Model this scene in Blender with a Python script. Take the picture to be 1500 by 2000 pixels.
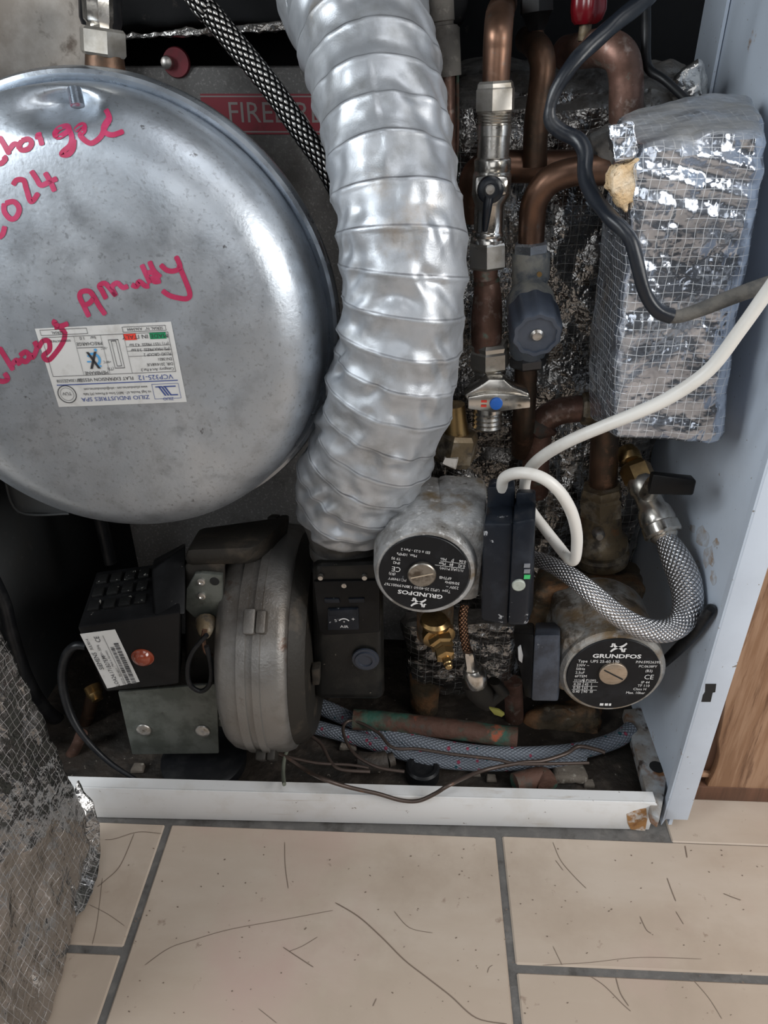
import bpy, bmesh, math, random
from mathutils import Vector, Matrix, noise
from mathutils.bvhtree import BVHTree
random.seed(4)
V = Vector
for o in list(bpy.data.objects):
    bpy.data.objects.remove(o)
S = bpy.context.scene
COL = S.collection
rad = math.radians

# ------------------------------------------------------------------ camera, light, exposure
CAM = V((0, 0, .585)); FPX = 1450.0; PITCH = rad(30.4); YAW = rad(2.5)
FW = V((-math.sin(YAW)*math.cos(PITCH), math.cos(YAW)*math.cos(PITCH), -math.sin(PITCH)))
RT = V((math.cos(YAW), math.sin(YAW), 0)); UP = RT.cross(FW)
cd = bpy.data.cameras.new('camera'); cam = bpy.data.objects.new('camera', cd); COL.objects.link(cam)
cam.location = CAM; cam.rotation_euler = (rad(90)-PITCH, 0, YAW)
cd.lens = FPX/2000*36; cd.sensor_width = 36; cd.clip_start = .01
S.camera = cam
S.view_settings.view_transform = 'Standard'; S.view_settings.look = 'None'
S.view_settings.gamma = 1; S.view_settings.exposure = 0.16; S.view_settings.use_curve_mapping = False

w = bpy.data.worlds.new('room_light'); S.world = w; w.use_nodes = True
nt = w.node_tree; bg = nt.nodes['Background']
tc = nt.nodes.new('ShaderNodeTexCoord'); sp = nt.nodes.new('ShaderNodeSeparateXYZ'); cr = nt.nodes.new('ShaderNodeValToRGB')
nt.links.new(tc.outputs['Generated'], sp.inputs[0])
mr = nt.nodes.new('ShaderNodeMapRange'); mr.inputs[1].default_value = -1; mr.inputs[2].default_value = 1
nt.links.new(sp.outputs['Z'], mr.inputs[0]); nt.links.new(mr.outputs[0], cr.inputs[0])
e = cr.color_ramp.elements
e[0].position = 0; e[0].color = (.10, .09, .08, 1)
e[1].position = 1; e[1].color = (.75, .80, .88, 1)
k = e.new(.45); k.color = (.16, .16, .16, 1)
k = e.new(.60); k.color = (.42, .45, .50, 1)
nt.links.new(cr.outputs[0], bg.inputs[0]); bg.inputs[1].default_value = .13

def area(name, loc, target, sx, sy, power, col):
    l = bpy.data.lights.new(name, 'AREA'); l.shape = 'RECTANGLE'; l.size = sx; l.size_y = sy; l.energy = power; l.color = col
    o = bpy.data.objects.new(name, l); COL.objects.link(o); o.location = loc
    o.rotation_euler = (V(target)-V(loc)).to_track_quat('-Z', 'Y').to_euler()
area('left_key_light', (-1.1, -.20, .9), (.05, .5, .35), .7, .7, 15, (.92, .97, 1.0))  # unseen soft key from the left, placed to light the right wall
area('right_fill_light', (.92, -.10, .75), (.10, .45, .15), .5, .6, 8, (1.0, .985, .96))  # unseen fill, added close at right so the floor fades leftwards
area('overhead_fill_light', (.6, -.2, 2.0), (.15, .4, .15), .8, .8, 5.5, (.97, .98, 1.0))  # unseen overhead fill, added to brighten the floor and the vessel
area('front_fill_light', (-.1, -1.0, .9), (0, .5, .35), .8, .8, 2.6, (.96, .98, 1.0))  # unseen frontal fill, added to brighten the vessel face

# ------------------------------------------------------------------ geometry helpers
def ray(u, v): return FW + RT*((u-750)/FPX) - UP*((v-1000)/FPX)
def P(u, v, Y): d = ray(u, v); return CAM + d*(Y/d.y)
def PZ(u, v, z=0.): d = ray(u, v); return CAM + d*((z-CAM.z)/d.z)
def PX(u, v, x): d = ray(u, v); return CAM + d*(x/d.x)
def depth(q): return (q-CAM).dot(FW)
def R(q, px): return px*depth(q)/FPX

def catmull(pts, rr, sub):
    n = len(pts)
    if n < 3: sub = max(sub, 2)
    op, orr = [], []
    for i in range(n-1):
        p0 = pts[max(i-1, 0)]; p1 = pts[i]; p2 = pts[i+1]; p3 = pts[min(i+2, n-1)]
        for k in range(sub):
            t = k/sub; t2 = t*t; t3 = t2*t
            op.append(.5*((2*p1)+(p2-p0)*t+(2*p0-5*p1+4*p2-p3)*t2+(3*p1-p0-3*p2+p3)*t3))
            orr.append(rr[i]+(rr[i+1]-rr[i])*t)
    op.append(pts[-1]); orr.append(rr[-1])
    return op, orr

class MB:
    def __init__(s):
        s.bm = bmesh.new(); s.uv = s.bm.loops.layers.uv.new('UVMap')
    def _merge(s, t):
        if not t.loops.layers.uv: t.loops.layers.uv.new('UVMap')
        me = bpy.data.meshes.new('t'); t.to_mesh(me); t.free(); s.bm.from_mesh(me); bpy.data.meshes.remove(me)
        s.uv = s.bm.loops.layers.uv[0]
    def face(s, vs, mi=0):
        try: f = s.bm.faces.new(vs); f.material_index = mi; return f
        except ValueError: return None
    def rings(s, rings, cap=True, vlen=None, mi=0, closed=False):
        """rings: list of lists of Vectors"""
        L = [[s.bm.verts.new(p) for p in r] for r in rings]; n = len(L[0])
        for i in range(len(L)-1):
            for j in range(n):
                j2 = (j+1) % n
                f = s.face((L[i][j], L[i][j2], L[i+1][j2], L[i+1][j]), mi)
                if f:
                    a = vlen[i] if vlen else i; b = vlen[i+1] if vlen else i+1
                    for lp, uv in zip(f.loops, ((j/n, a), ((j+1)/n, a), ((j+1)/n, b), (j/n, b))): lp[s.uv].uv = uv
        if cap:
            s.face(list(reversed(L[0])), mi); s.face(L[-1], mi)
        return L
    def tube(s, pts, r, seg=16, sub=6, cap=True, mi=0, fn=None, flat=1.0):
        pts = [V(p) for p in pts]; rr = r if isinstance(r, (list, tuple)) else [r]*len(pts)
        pts, rr = catmull(pts, rr, sub)
        n = len(pts); T = []
        for i in range(n):
            a = pts[max(i-1, 0)]; b = pts[min(i+1, n-1)]; T.append((b-a).normalized())
        ref = V((0, -1, 0))
        if abs(T[0].dot(ref)) > .9: ref = V((1, 0, 0))
        N = (ref - T[0]*ref.dot(T[0])).normalized(); rings = []; L = [0.]
        for i in range(n):
            if i: L.append(L[-1]+(pts[i]-pts[i-1]).length); N = (N - T[i]*N.dot(T[i])).normalized()
            B = T[i].cross(N); rg = []
            for j in range(seg):
                a = 2*math.pi*j/seg; q = rr[i]
                if fn: q += fn(L[i], a, i/(n-1))
                rg.append(pts[i]+N*(math.cos(a)*q*flat)+B*(math.sin(a)*q))
            rings.append(rg)
        s.rings(rings, cap, L, mi); return s
    def stack(s, rg, seg=24, phase=0., axis=None, cap=True, mi=0, lobes=None):
        """rg: (Vector, radius) rings perpendicular to the common axis"""
        a = axis.normalized() if axis is not None else (rg[-1][0]-rg[0][0]).normalized()
        ref = V((0, -1, 0))
        if abs(a.dot(ref)) > .85: ref = V((0, 0, 1))
        N = (ref-a*ref.dot(a)).normalized(); B = a.cross(N); out = []
        L = [0.]
        for i in range(1, len(rg)): L.append(L[-1]+(rg[i][0]-rg[i-1][0]).length)
        for c, r in rg:
            o = []
            for j in range(seg):
                t = 2*math.pi*j/seg+phase; q = r
                if lobes: q = r*(1+lobes[1]*math.cos(lobes[0]*t))
                o.append(c+N*math.cos(t)*q+B*math.sin(t)*q)
            out.append(o)
        s.rings(out, cap, L, mi); return s
    def px(s, Y, rg, **k):
        """rings given as (u, v, half width px[, Y])"""
        o = []
        for q in rg:
            c = P(q[0], q[1], q[3] if len(q) > 3 else Y); o.append((c, R(c, q[2])))
        return s.stack(o, **k)
    def hexa(s, p, bevel=0., segs=2, mi=0):
        """p: front TL TR BR BL, back TL TR BR BL"""
        t = bmesh.new(); v = [t.verts.new(q) for q in p]
        for f in ((3, 2, 1, 0), (4, 5, 6, 7), (0, 1, 5, 4), (1, 2, 6, 5), (2, 3, 7, 6), (3, 0, 4, 7)):
            t.faces.new([v[i] for i in f]).material_index = mi
        bmesh.ops.recalc_face_normals(t, faces=t.faces)
        if bevel: bmesh.ops.bevel(t, geom=list(t.edges), offset=bevel, segments=segs, profile=.5, affect='EDGES', clamp_overlap=True)
        s._merge(t); return s
    def box(s, lo, hi, bevel=0., M=None, segs=2, mi=0):
        x0, y0, z0 = lo; x1, y1, z1 = hi
        p = [V(q) for q in ((x0, y0, z1), (x1, y0, z1), (x1, y0, z0), (x0, y0, z0), (x0, y1, z1), (x1, y1, z1), (x1, y1, z0), (x0, y1, z0))]
        if M: p = [M @ q for q in p]
        return s.hexa(p, bevel, segs, mi)
    def prism(s, poly, vec, bevel=0., mi=0):
        t = bmesh.new(); a = [t.verts.new(q) for q in poly]; b = [t.verts.new(q+vec) for q in poly]; n = len(a)
        t.faces.new(a); t.faces.new(list(reversed(b)))
        for i in range(n): t.faces.new((a[i], b[i], b[(i+1) % n], a[(i+1) % n]))
        for f in t.faces: f.material_index = mi
        bmesh.ops.recalc_face_normals(t, faces=t.faces)
        if bevel: bmesh.ops.bevel(t, geom=list(t.edges), offset=bevel, segments=2, profile=.5, affect='EDGES', clamp_overlap=True)
        s._merge(t); return s
    def crumple(s, p, cuts, amp, sc, bevel=.006, seed=0, ridged=True, amp2=0, sc2=1):
        t = bmesh.new(); v = [t.verts.new(q) for q in p]
        for f in ((3, 2, 1, 0), (4, 5, 6, 7), (0, 1, 5, 4), (1, 2, 6, 5), (2, 3, 7, 6), (3, 0, 4, 7)): t.faces.new([v[i] for i in f])
        bmesh.ops.recalc_face_normals(t, faces=t.faces)
        bmesh.ops.bevel(t, geom=list(t.edges), offset=bevel, segments=3, profile=.5, affect='EDGES')
        bmesh.ops.subdivide_edges(t, edges=[e for e in t.edges if e.calc_length() > .012], cuts=cuts, use_grid_fill=True)
        bmesh.ops.triangulate(t, faces=[f for f in t.faces if len(f.verts) > 4])
        t.normal_update(); sv = V((seed*3.1, seed*1.7, seed*.9)); mv = {}
        for q in t.verts:
            c = q.co*sc+sv; n1 = noise.noise(c)
            d = (abs(n1)*2-.6 if ridged else n1)*amp + noise.noise(q.co*sc2+sv)*amp2 + noise.noise(c*2.7)*amp*.45
            mv[q] = q.normal*d
        for q, d in mv.items(): q.co += d
        s._merge(t); return s
    def text(s, body, size, o, ex, ey, x=0, y=0, align='CENTER', xs=1., mi=0, th=.00012, bold=0.):
        n = ex.cross(ey); vs, fs = text_geo(body, align, bold)
        bv = [s.bm.verts.new(o+ex*(x+a*size*xs)+ey*(y+b*size)+n*th) for a, b in vs]
        for f in fs: s.face([bv[i] for i in f], mi)
        return s
    def rect(s, o, ex, ey, x0, y0, x1, y1, th=.0001, mi=0):
        n = ex.cross(ey)
        p = [o+ex*a+ey*b for a, b in ((x0, y0), (x1, y0), (x1, y1), (x0, y1))]
        s.face([s.bm.verts.new(q+n*th) for q in p], mi); return s
    def disc(s, o, ex, ey, x, y, r, th=.0001, r2=0, seg=20, a0=0, a1=360, mi=0):
        n = ex.cross(ey)
        def pt(q, t): return o+ex*(x+q*math.cos(t))+ey*(y+q*math.sin(t))+n*th
        A = [rad(a0+(a1-a0)*i/seg) for i in range(seg+1)]
        if r2:
            a = [s.bm.verts.new(pt(r, t)) for t in A]; b = [s.bm.verts.new(pt(r2, t)) for t in A]
            for i in range(seg): s.face((b[i], a[i], a[i+1], b[i+1]), mi)
        else: s.face([s.bm.verts.new(pt(r, t)) for t in A[:-1]], mi)
        return s
    def strip(s, L, Rr, mi=0):
        a = [s.bm.verts.new(q) for q in L]; b = [s.bm.verts.new(q) for q in Rr]
        for i in range(len(a)-1): s.face((a[i], b[i], b[i+1], a[i+1]), mi)
        return s
    def boxuv(s):
        s.bm.normal_update()
        for f in s.bm.faces:
            n = f.normal; ax = max(range(3), key=lambda i: abs(n[i]))
            i, j = ((1, 2), (0, 2), (0, 1))[ax]
            for lp in f.loops: lp[s.uv].uv = (lp.vert.co[i], lp.vert.co[j])
        return s

_tx = {}
def text_geo(body, align, bold=0.):
    if (body, align, bold) in _tx: return _tx[(body, align, bold)]
    c = bpy.data.curves.new('t', 'FONT'); c.body = body; c.size = 1; c.offset = bold; c.align_x = align; c.align_y = 'CENTER'; c.resolution_u = 2
    o = bpy.data.objects.new('t', c); COL.objects.link(o); dg = bpy.context.evaluated_depsgraph_get(); dg.update()
    me = bpy.data.meshes.new_from_object(o.evaluated_get(dg))
    r = ([(q.co.x, q.co.y) for q in me.vertices], [tuple(p.vertices) for p in me.polygons])
    bpy.data.objects.remove(o); bpy.data.curves.remove(c); bpy.data.meshes.remove(me); _tx[(body, align, bold)] = r
    return r

def smooth2(pts, sub=6):
    q, _ = catmull([V((a, b, 0)) for a, b in pts], [1]*len(pts), sub); return [(a.x, a.y) for a in q]
def ribbon_px(mb, pts, wpx, hit, lift=.0004, sub=6, mi=0):
    pts = smooth2(pts, sub); A, B = [], []
    for i, (u, v) in enumerate(pts):
        a = pts[max(i-1, 0)]; b = pts[min(i+1, len(pts)-1)]; dx, dy = b[0]-a[0], b[1]-a[1]; l = math.hypot(dx, dy) or 1
        nx, ny = -dy/l*wpx/2, dx/l*wpx/2
        if i in (0, len(pts)-1): nx *= .6; ny *= .6
        p, q = hit(u+nx, v+ny), hit(u-nx, v-ny)
        if p is None or q is None: continue
        A.append(p); B.append(q)
    if len(A) > 1: mb.strip(A, B, mi)
def hit_bvh(bvh, lift=.0004):
    def h(u, v):
        d = ray(u, v).normalized(); loc, n, i, t = bvh.ray_cast(CAM, d)
        return None if loc is None else loc - d*lift
    return h

# ------------------------------------------------------------------ object helpers
def finish(mb, name, mats, origin, ang=38):
    me = bpy.data.meshes.new(name); bmesh.ops.recalc_face_normals(mb.bm, faces=mb.bm.faces) if not getattr(mb, 'keep', False) else None
    mb.bm.to_mesh(me); mb.bm.free()
    me.transform(Matrix.Translation(-origin))
    for m in (mats if isinstance(mats, (list, tuple)) else [mats]): me.materials.append(m)
    for p in me.polygons: p.use_smooth = True
    me.set_sharp_from_angle(angle=rad(ang))
    o = bpy.data.objects.new(name, me); COL.objects.link(o); return o
def tagit(o, label, cat, group=None, kind=None):
    if label: o['label'] = label
    if cat: o['category'] = cat
    if group: o['group'] = group
    if kind: o['kind'] = kind
class Thing:
    def __init__(s, name, label, cat, origin, group=None):
        s.org = V(origin); s.o = bpy.data.objects.new(name, None); COL.objects.link(s.o); s.o.location = s.org
        s.o.empty_display_size = .02
        tagit(s.o, label, cat, group)
    def part(s, name, mb, m, parent=None, label=None, ang=38):
        o = finish(mb, name, m, s.org, ang); o.parent = parent or s.o
        if label: o['label'] = label
        return o
def one(name, label, cat, mb, m, group=None, kind=None, ang=38):
    cs = [v.co for v in mb.bm.verts]
    lo = V((min(c.x for c in cs), min(c.y for c in cs), min(c.z for c in cs))); hi = V((max(c.x for c in cs), max(c.y for c in cs), max(c.z for c in cs)))
    org = V(((lo.x+hi.x)/2, (lo.y+hi.y)/2, lo.z))
    o = finish(mb, name, m, org, ang); o.location = org; tagit(o, label, cat, group, kind); return o

# ------------------------------------------------------------------ materials
def mat(name, col, rough=.5, metal=0., layers=(), bump=None, rvar=0., spec=.5, coat=0., uvfine=None):
    """layers: (colour, noise scale, lo, hi[, stretch xyz]); bump: list of (scale, strength, distance)"""
    m = bpy.data.materials.new(name); m.use_nodes = True; t = m.node_tree; b = t.nodes['Principled BSDF']; N = t.nodes.new; Lk = t.links.new
    b.inputs['Roughness'].default_value = rough; b.inputs['Metallic'].default_value = metal
    b.inputs['Specular IOR Level'].default_value = spec; b.inputs['Coat Weight'].default_value = coat
    tc = N('ShaderNodeTexCoord'); co = tc.outputs['Object']
    val = None; c0 = N('ShaderNodeRGB'); c0.outputs[0].default_value = (*col, 1); cur = c0.outputs[0]
    mt = None
    for i, ly in enumerate(layers):
        nz = N('ShaderNodeTexNoise'); nz.inputs['Scale'].default_value = ly[1]; nz.inputs['Detail'].default_value = 6; nz.inputs['Roughness'].default_value = .62
        mp = N('ShaderNodeMapping'); mp.inputs['Location'].default_value = (i*3.7+len(name)*.31, i*1.9, .4*i)
        if len(ly) > 4: mp.inputs['Scale'].default_value = ly[4]
        Lk(co, mp.inputs[0]); Lk(mp.outputs[0], nz.inputs['Vector'])
        rp = N('ShaderNodeMapRange'); rp.inputs[1].default_value = ly[2]; rp.inputs[2].default_value = ly[3]; Lk(nz.outputs[0], rp.inputs[0])
        mx = N('ShaderNodeMix'); mx.data_type = 'RGBA'; Lk(rp.outputs[0], mx.inputs[0]); Lk(cur, mx.inputs[6]); mx.inputs[7].default_value = (*ly[0], 1); cur = mx.outputs[2]
        if metal > 0 and len(ly) > 5:
            m2 = N('ShaderNodeMix'); Lk(rp.outputs[0], m2.inputs[0]); m2.inputs[3].default_value = ly[5]
            if mt: Lk(mt, m2.inputs[2])
            else: m2.inputs[2].default_value = metal
            mt = m2.outputs[0]
    Lk(cur, b.inputs['Base Color'])
    if mt: Lk(mt, b.inputs['Metallic'])
    if rvar:
        nz = N('ShaderNodeTexNoise'); nz.inputs['Scale'].default_value = 45; nz.inputs['Detail'].default_value = 5; Lk(co, nz.inputs['Vector'])
        rp = N('ShaderNodeMapRange'); rp.inputs[1].default_value = .3; rp.inputs[2].default_value = .7; rp.inputs[3].default_value = max(rough-rvar, .03); rp.inputs[4].default_value = rough+rvar
        Lk(nz.outputs[0], rp.inputs[0]); Lk(rp.outputs[0], b.inputs['Roughness'])
    prev = None
    for sc, st, ds in (bump or ()):
        nz = N('ShaderNodeTexNoise'); nz.inputs['Scale'].default_value = sc; nz.inputs['Detail'].default_value = 4; Lk(co, nz.inputs['Vector'])
        bp = N('ShaderNodeBump'); bp.inputs['Strength'].default_value = st; bp.inputs['Distance'].default_value = ds; Lk(nz.outputs[0], bp.inputs['Height'])
        if prev: Lk(prev, bp.inputs['Normal'])
        prev = bp.outputs[0]
    if prev: Lk(prev, b.inputs['Normal'])
    m['nrm'] = 1 if prev else 0
    return m
def nodes(m): return m.node_tree, m.node_tree.nodes.new, m.node_tree.links.new, m.node_tree.nodes['Principled BSDF']
def mth(t, op, a, b=None):
    n = t.nodes.new('ShaderNodeMath'); n.operation = op
    for i, x in enumerate((a, b)):
        if x is None: continue
        if isinstance(x, (int, float)): n.inputs[i].default_value = x
        else: t.links.new(x, n.inputs[i])
    return n.outputs[0]
def add_mix(m, fac, col):
    t, N, Lk, b = nodes(m); src = b.inputs['Base Color'].links[0].from_socket
    mx = N('ShaderNodeMix'); mx.data_type = 'RGBA'; Lk(fac, mx.inputs[0]); Lk(src, mx.inputs[6]); mx.inputs[7].default_value = (*col, 1); Lk(mx.outputs[2], b.inputs['Base Color'])
def add_bump(m, h, st, ds):
    t, N, Lk, b = nodes(m); bp = N('ShaderNodeBump'); bp.inputs['Strength'].default_value = st; bp.inputs['Distance'].default_value = ds; Lk(h, bp.inputs['Height'])
    if b.inputs['Normal'].links: Lk(b.inputs['Normal'].links[0].from_socket, bp.inputs['Normal'])
    Lk(bp.outputs[0], b.inputs['Normal'])
def foil(name, col, rough, layers=(), grid=.0056, gcol=(.8, .82, .84), gw=.1, bumps=((60, .5, .004), (220, .5, .0015)), metal=.9):
    m = mat(name, col, rough, metal, layers, bumps, rvar=.1)
    if grid:
        t, N, Lk, b = nodes(m); uv = N('ShaderNodeTexCoord').outputs['UV']
        nz = N('ShaderNodeTexNoise'); nz.inputs['Scale'].default_value = 40; Lk(uv, nz.inputs['Vector'])
        sb = N('ShaderNodeVectorMath'); sb.operation = 'SCALE'; sb.inputs['Scale'].default_value = .004; Lk(nz.outputs['Color'], sb.inputs[0])
        ad = N('ShaderNodeVectorMath'); Lk(uv, ad.inputs[0]); Lk(sb.outputs[0], ad.inputs[1])
        sx = N('ShaderNodeSeparateXYZ'); Lk(ad.outputs[0], sx.inputs[0]); fs = []
        for k in (0, 1):
            fr = mth(t, 'FRACT', mth(t, 'DIVIDE', sx.outputs[k], grid)); fs.append(mth(t, 'LESS_THAN', mth(t, 'ABSOLUTE', mth(t, 'SUBTRACT', fr, .5)), gw/2))
        g = mth(t, 'MAXIMUM', fs[0], fs[1]); br = N('ShaderNodeTexNoise'); br.inputs['Scale'].default_value = 60; Lk(uv, br.inputs['Vector'])
        gf = mth(t, 'MULTIPLY', g, mth(t, 'GREATER_THAN', br.outputs[0], .38))
        add_mix(m, mth(t, 'MULTIPLY', gf, .62), gcol); add_bump(m, g, .4, .0006)
        src = b.inputs['Metallic']; 
        if not src.links: Lk(mth(t, 'SUBTRACT', metal, mth(t, 'MULTIPLY', gf, .6)), src)
    return m
def braid(name, c1, c2, n, k, rough=.3, metal=.9, st=.8, fleck=None, lo=.05, hi=.4):
    m = mat(name, c1, rough, metal); t, N, Lk, b = nodes(m)
    uv = N('ShaderNodeTexCoord').outputs['UV']; sx = N('ShaderNodeSeparateXYZ'); Lk(uv, sx.inputs[0])
    U = mth(t, 'MULTIPLY', sx.outputs[0], n); W = mth(t, 'MULTIPLY', sx.outputs[1], k)
    a = mth(t, 'ABSOLUTE', mth(t, 'SINE', mth(t, 'MULTIPLY', mth(t, 'ADD', U, W), math.pi)))
    c = mth(t, 'ABSOLUTE', mth(t, 'SINE', mth(t, 'MULTIPLY', mth(t, 'SUBTRACT', U, W), math.pi)))
    h = mth(t, 'MULTIPLY', a, c); rp = N('ShaderNodeMapRange'); rp.inputs[1].default_value = lo; rp.inputs[2].default_value = hi; rp.inputs[3].default_value = 1; rp.inputs[4].default_value = 0; Lk(h, rp.inputs[0])
    add_mix(m, rp.outputs[0], c2); add_bump(m, h, st, .0012)
    if fleck:
        vo = N('ShaderNodeTexVoronoi'); vo.inputs['Scale'].default_value = 1
        cb = N('ShaderNodeCombineXYZ'); Lk(mth(t, 'MULTIPLY', sx.outputs[0], 5), cb.inputs[0]); Lk(mth(t, 'MULTIPLY', sx.outputs[1], 130), cb.inputs[1]); Lk(cb.outputs[0], vo.inputs['Vector'])
        d = mth(t, 'LESS_THAN', vo.outputs['Distance'], .22); add_mix(m, mth(t, 'MULTIPLY', d, .85), fleck[0])
        sc = N('ShaderNodeSeparateXYZ'); Lk(vo.outputs['Color'], sc.inputs[0]); d2 = mth(t, 'MULTIPLY', d, mth(t, 'GREATER_THAN', sc.outputs[0], .5)); add_mix(m, d2, fleck[1])
    return m

GALV = mat('galvanised_steel', (.47, .515, .57), .40, .8, [((.58, .62, .67), 14, .45, .7), ((.38, .41, .45), 55, .52, .72), ((.36, .385, .42), 330, .56, .68), ((.17, .17, .18), 130, .675, .72), ((.30, .27, .24), 26, .68, .76)], [(8, .10, .01), (420, .2, .0006)], rvar=.08)
RIM = mat('rolled_steel', (.50, .54, .59), .28, .9, [((.38, .41, .45), 30, .45, .7), ((.2, .2, .22), 120, .64, .72)], [(300, .08, .0006)], rvar=.08)
CHROME = mat('nickel_plate', (.70, .67, .62), .24, .95, [((.42, .38, .32), 60, .52, .72), ((.25, .22, .18), 200, .62, .72)], [(350, .12, .0005)], rvar=.1)
NUT = mat('dull_nickel', (.58, .55, .50), .34, .85, [((.38, .34, .28), 50, .5, .7), ((.70, .68, .64), 90, .6, .75)], [(300, .15, .0006)], rvar=.1)
BRASS = mat('brass', (.46, .31, .14), .32, .95, [((.24, .16, .08), 70, .5, .7)], [(300, .1, .0005)], rvar=.1)
OLDBRASS = mat('corroded_brass', (.20, .15, .09), .55, .5, [((.34, .30, .24), 60, .5, .68), ((.09, .075, .06), 90, .5, .65), ((.30, .14, .06), 40, .62, .72)], [(160, .35, .0015)], rvar=.12)
COPPER = mat('copper_pipe_metal', (.255, .145, .098), .40, .85, [((.17, .10, .07), 30, .42, .66), ((.33, .21, .155), 60, .6, .75), ((.20, .18, .16), 140, .6, .75)], [(220, .12, .0006)], rvar=.1)
DARKCU = mat('tarnished_copper', (.15, .085, .055), .45, .75, [((.075, .055, .04), 35, .4, .62), ((.30, .16, .1), 70, .6, .74)], [(200, .25, .001)], rvar=.1)
PALECU = mat('dusty_copper', (.29, .16, .125), .5, .6, [((.14, .08, .06), 25, .42, .6), ((.16, .26, .22), 45, .62, .72), ((.42, .34, .30), 120, .55, .75)], [(160, .2, .001)], rvar=.1)
VERDI = mat('verdigris_copper', (.10, .05, .035), .75, .2, [((.035, .11, .08), 28, .46, .58), ((.34, .09, .045), 26, .60, .66), ((.07, .06, .05), 50, .55, .65)], [(120, .6, .003)])
DUCT = mat('silver_cloth', (.45, .475, .51), .42, .6, [((.56, .585, .62), 22, .45, .68), ((.33, .34, .35), 40, .5, .72), ((.36, .31, .26), 16, .62, .75)], [(110, .12, .0015), (900, .15, .0004)], rvar=.08)
t_, N_, Lk_, b_ = nodes(DUCT); sx_ = N_('ShaderNodeSeparateXYZ'); Lk_(N_('ShaderNodeTexCoord').outputs['UV'], sx_.inputs[0])
fr_ = mth(t_, 'FRACT', mth(t_, 'ADD', mth(t_, 'ADD', mth(t_, 'DIVIDE', sx_.outputs[1], .0215), sx_.outputs[0]), .5))
ln_ = mth(t_, 'LESS_THAN', mth(t_, 'ABSOLUTE', mth(t_, 'SUBTRACT', fr_, .44)), .022)
nz_ = N_('ShaderNodeTexNoise'); nz_.inputs['Scale'].default_value = 30; Lk_(N_('ShaderNodeTexCoord').outputs['Object'], nz_.inputs['Vector'])
add_mix(DUCT, mth(t_, 'MULTIPLY', mth(t_, 'MULTIPLY', ln_, nz_.outputs[0]), 1.1), (.10, .10, .11))
DUCTEND = mat('dirty_cloth', (.11, .108, .105), .6, .3, [((.055, .05, .045), 40, .42, .62)], [(200, .3, .001)])
ALU = mat('cast_aluminium', (.44, .445, .45), .55, .45, [((.24, .23, .215), 42, .46, .62), ((.66, .66, .66), 110, .56, .68), ((.22, .165, .10), 20, .56, .66), ((.10, .09, .08), 70, .64, .70)], [(420, .5, .0012), (60, .15, .002)], rvar=.08)
ALUDIRT = mat('weathered_casting', (.36, .35, .33), .6, .4, [((.24, .17, .10), 26, .46, .60), ((.10, .08, .06), 34, .56, .66), ((.52, .52, .52), 80, .58, .72)], [(380, .5, .0015), (60, .3, .003)])
RUSTBODY = mat('rusty_casting', (.10, .075, .045), .75, .2, [((.22, .11, .05), 28, .48, .64), ((.06, .045, .03), 45, .5, .62), ((.30, .27, .22), 80, .62, .72)], [(200, .6, .003)])
BURN = mat('burner_casting', (.27, .262, .25), .44, .7, [((.13, .115, .10), 12, .44, .64), ((.27, .26, .25), 420, .60, .74), ((.12, .07, .05), 30, .62, .72)], [(500, .35, .0008)], rvar=.08)
BURND = mat('sooty_casting', (.026, .023, .019), .6, .3, [((.075, .06, .045), 40, .55, .72)], [(300, .3, .001)])  # dark grime, and painted shade on the drum's end plate
BLACK = mat('black_plastic', (.006, .006, .0065), .45, 0, spec=.22, layers=[((.016, .016, .017), 30, .5, .75), ((.12, .11, .10), 200, .70, .73)], bump=[(300, .15, .0006)], rvar=.1)
TBOX = mat('navy_black_plastic', (.008, .011, .017), .34, 0, [((.018, .023, .032), 40, .5, .7), ((.40, .41, .43), 75, .635, .665)], [(70, .25, .002)], rvar=.1, spec=.3)
RUBBER = mat('black_rubber', (.009, .0095, .011), .42, 0, [((.025, .025, .026), 60, .5, .75)], [(300, .15, .0006)], rvar=.08, spec=.3)
DUSTRUB = mat('cable_sheath', (.012, .015, .021), .34, 0, [((.05, .052, .056), 26, .56, .72)], [(500, .2, .0004)], rvar=.08, spec=.45)
SOOTCAB = mat('dusty_cable_sheath', (.12, .112, .10), .8, 0, [((.05, .05, .05), 60, .5, .7)], [(600, .5, .001)])
WCABLE = mat('white_cable_sheath', (.72, .70, .66), .4, 0, [((.60, .56, .50), 30, .5, .75), ((.40, .36, .30), 200, .67, .72)])
KNOB = mat('slate_plastic', (.065, .08, .11), .42, 0, [((.085, .10, .13), 60, .45, .7), ((.36, .35, .31), 40, .64, .74)], [(300, .2, .0006)], rvar=.08)
KNOBD = mat('dusty_slate_plastic', (.12, .14, .165), .6, 0, [((.36, .35, .31), 35, .45, .62), ((.10, .12, .15), 80, .55, .66)], [(260, .4, .001)])
KFACE = mat('slate_cap', (.030, .037, .053), .4)
SCREW = mat('steel_screw', (.55, .53, .50), .35, .9, [((.28, .24, .2), 200, .5, .7)])
TANSCREW = mat('brushed_plug', (.52, .43, .34), .38, .85, [((.36, .28, .2), 150, .5, .7, (1, 1, 6))])
DARK = mat('dark_gap', (.01, .01, .01), .8)
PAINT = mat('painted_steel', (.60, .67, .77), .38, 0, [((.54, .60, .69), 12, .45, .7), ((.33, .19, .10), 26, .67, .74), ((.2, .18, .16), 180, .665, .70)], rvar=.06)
WHITE = mat('white_enamel', (.70, .70, .70), .35, 0, [((.62, .60, .57), 30, .5, .72), ((.16, .12, .09), 150, .675, .71), ((.45, .40, .34), 60, .62, .74, (.2, 1, 3))], rvar=.06)
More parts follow.
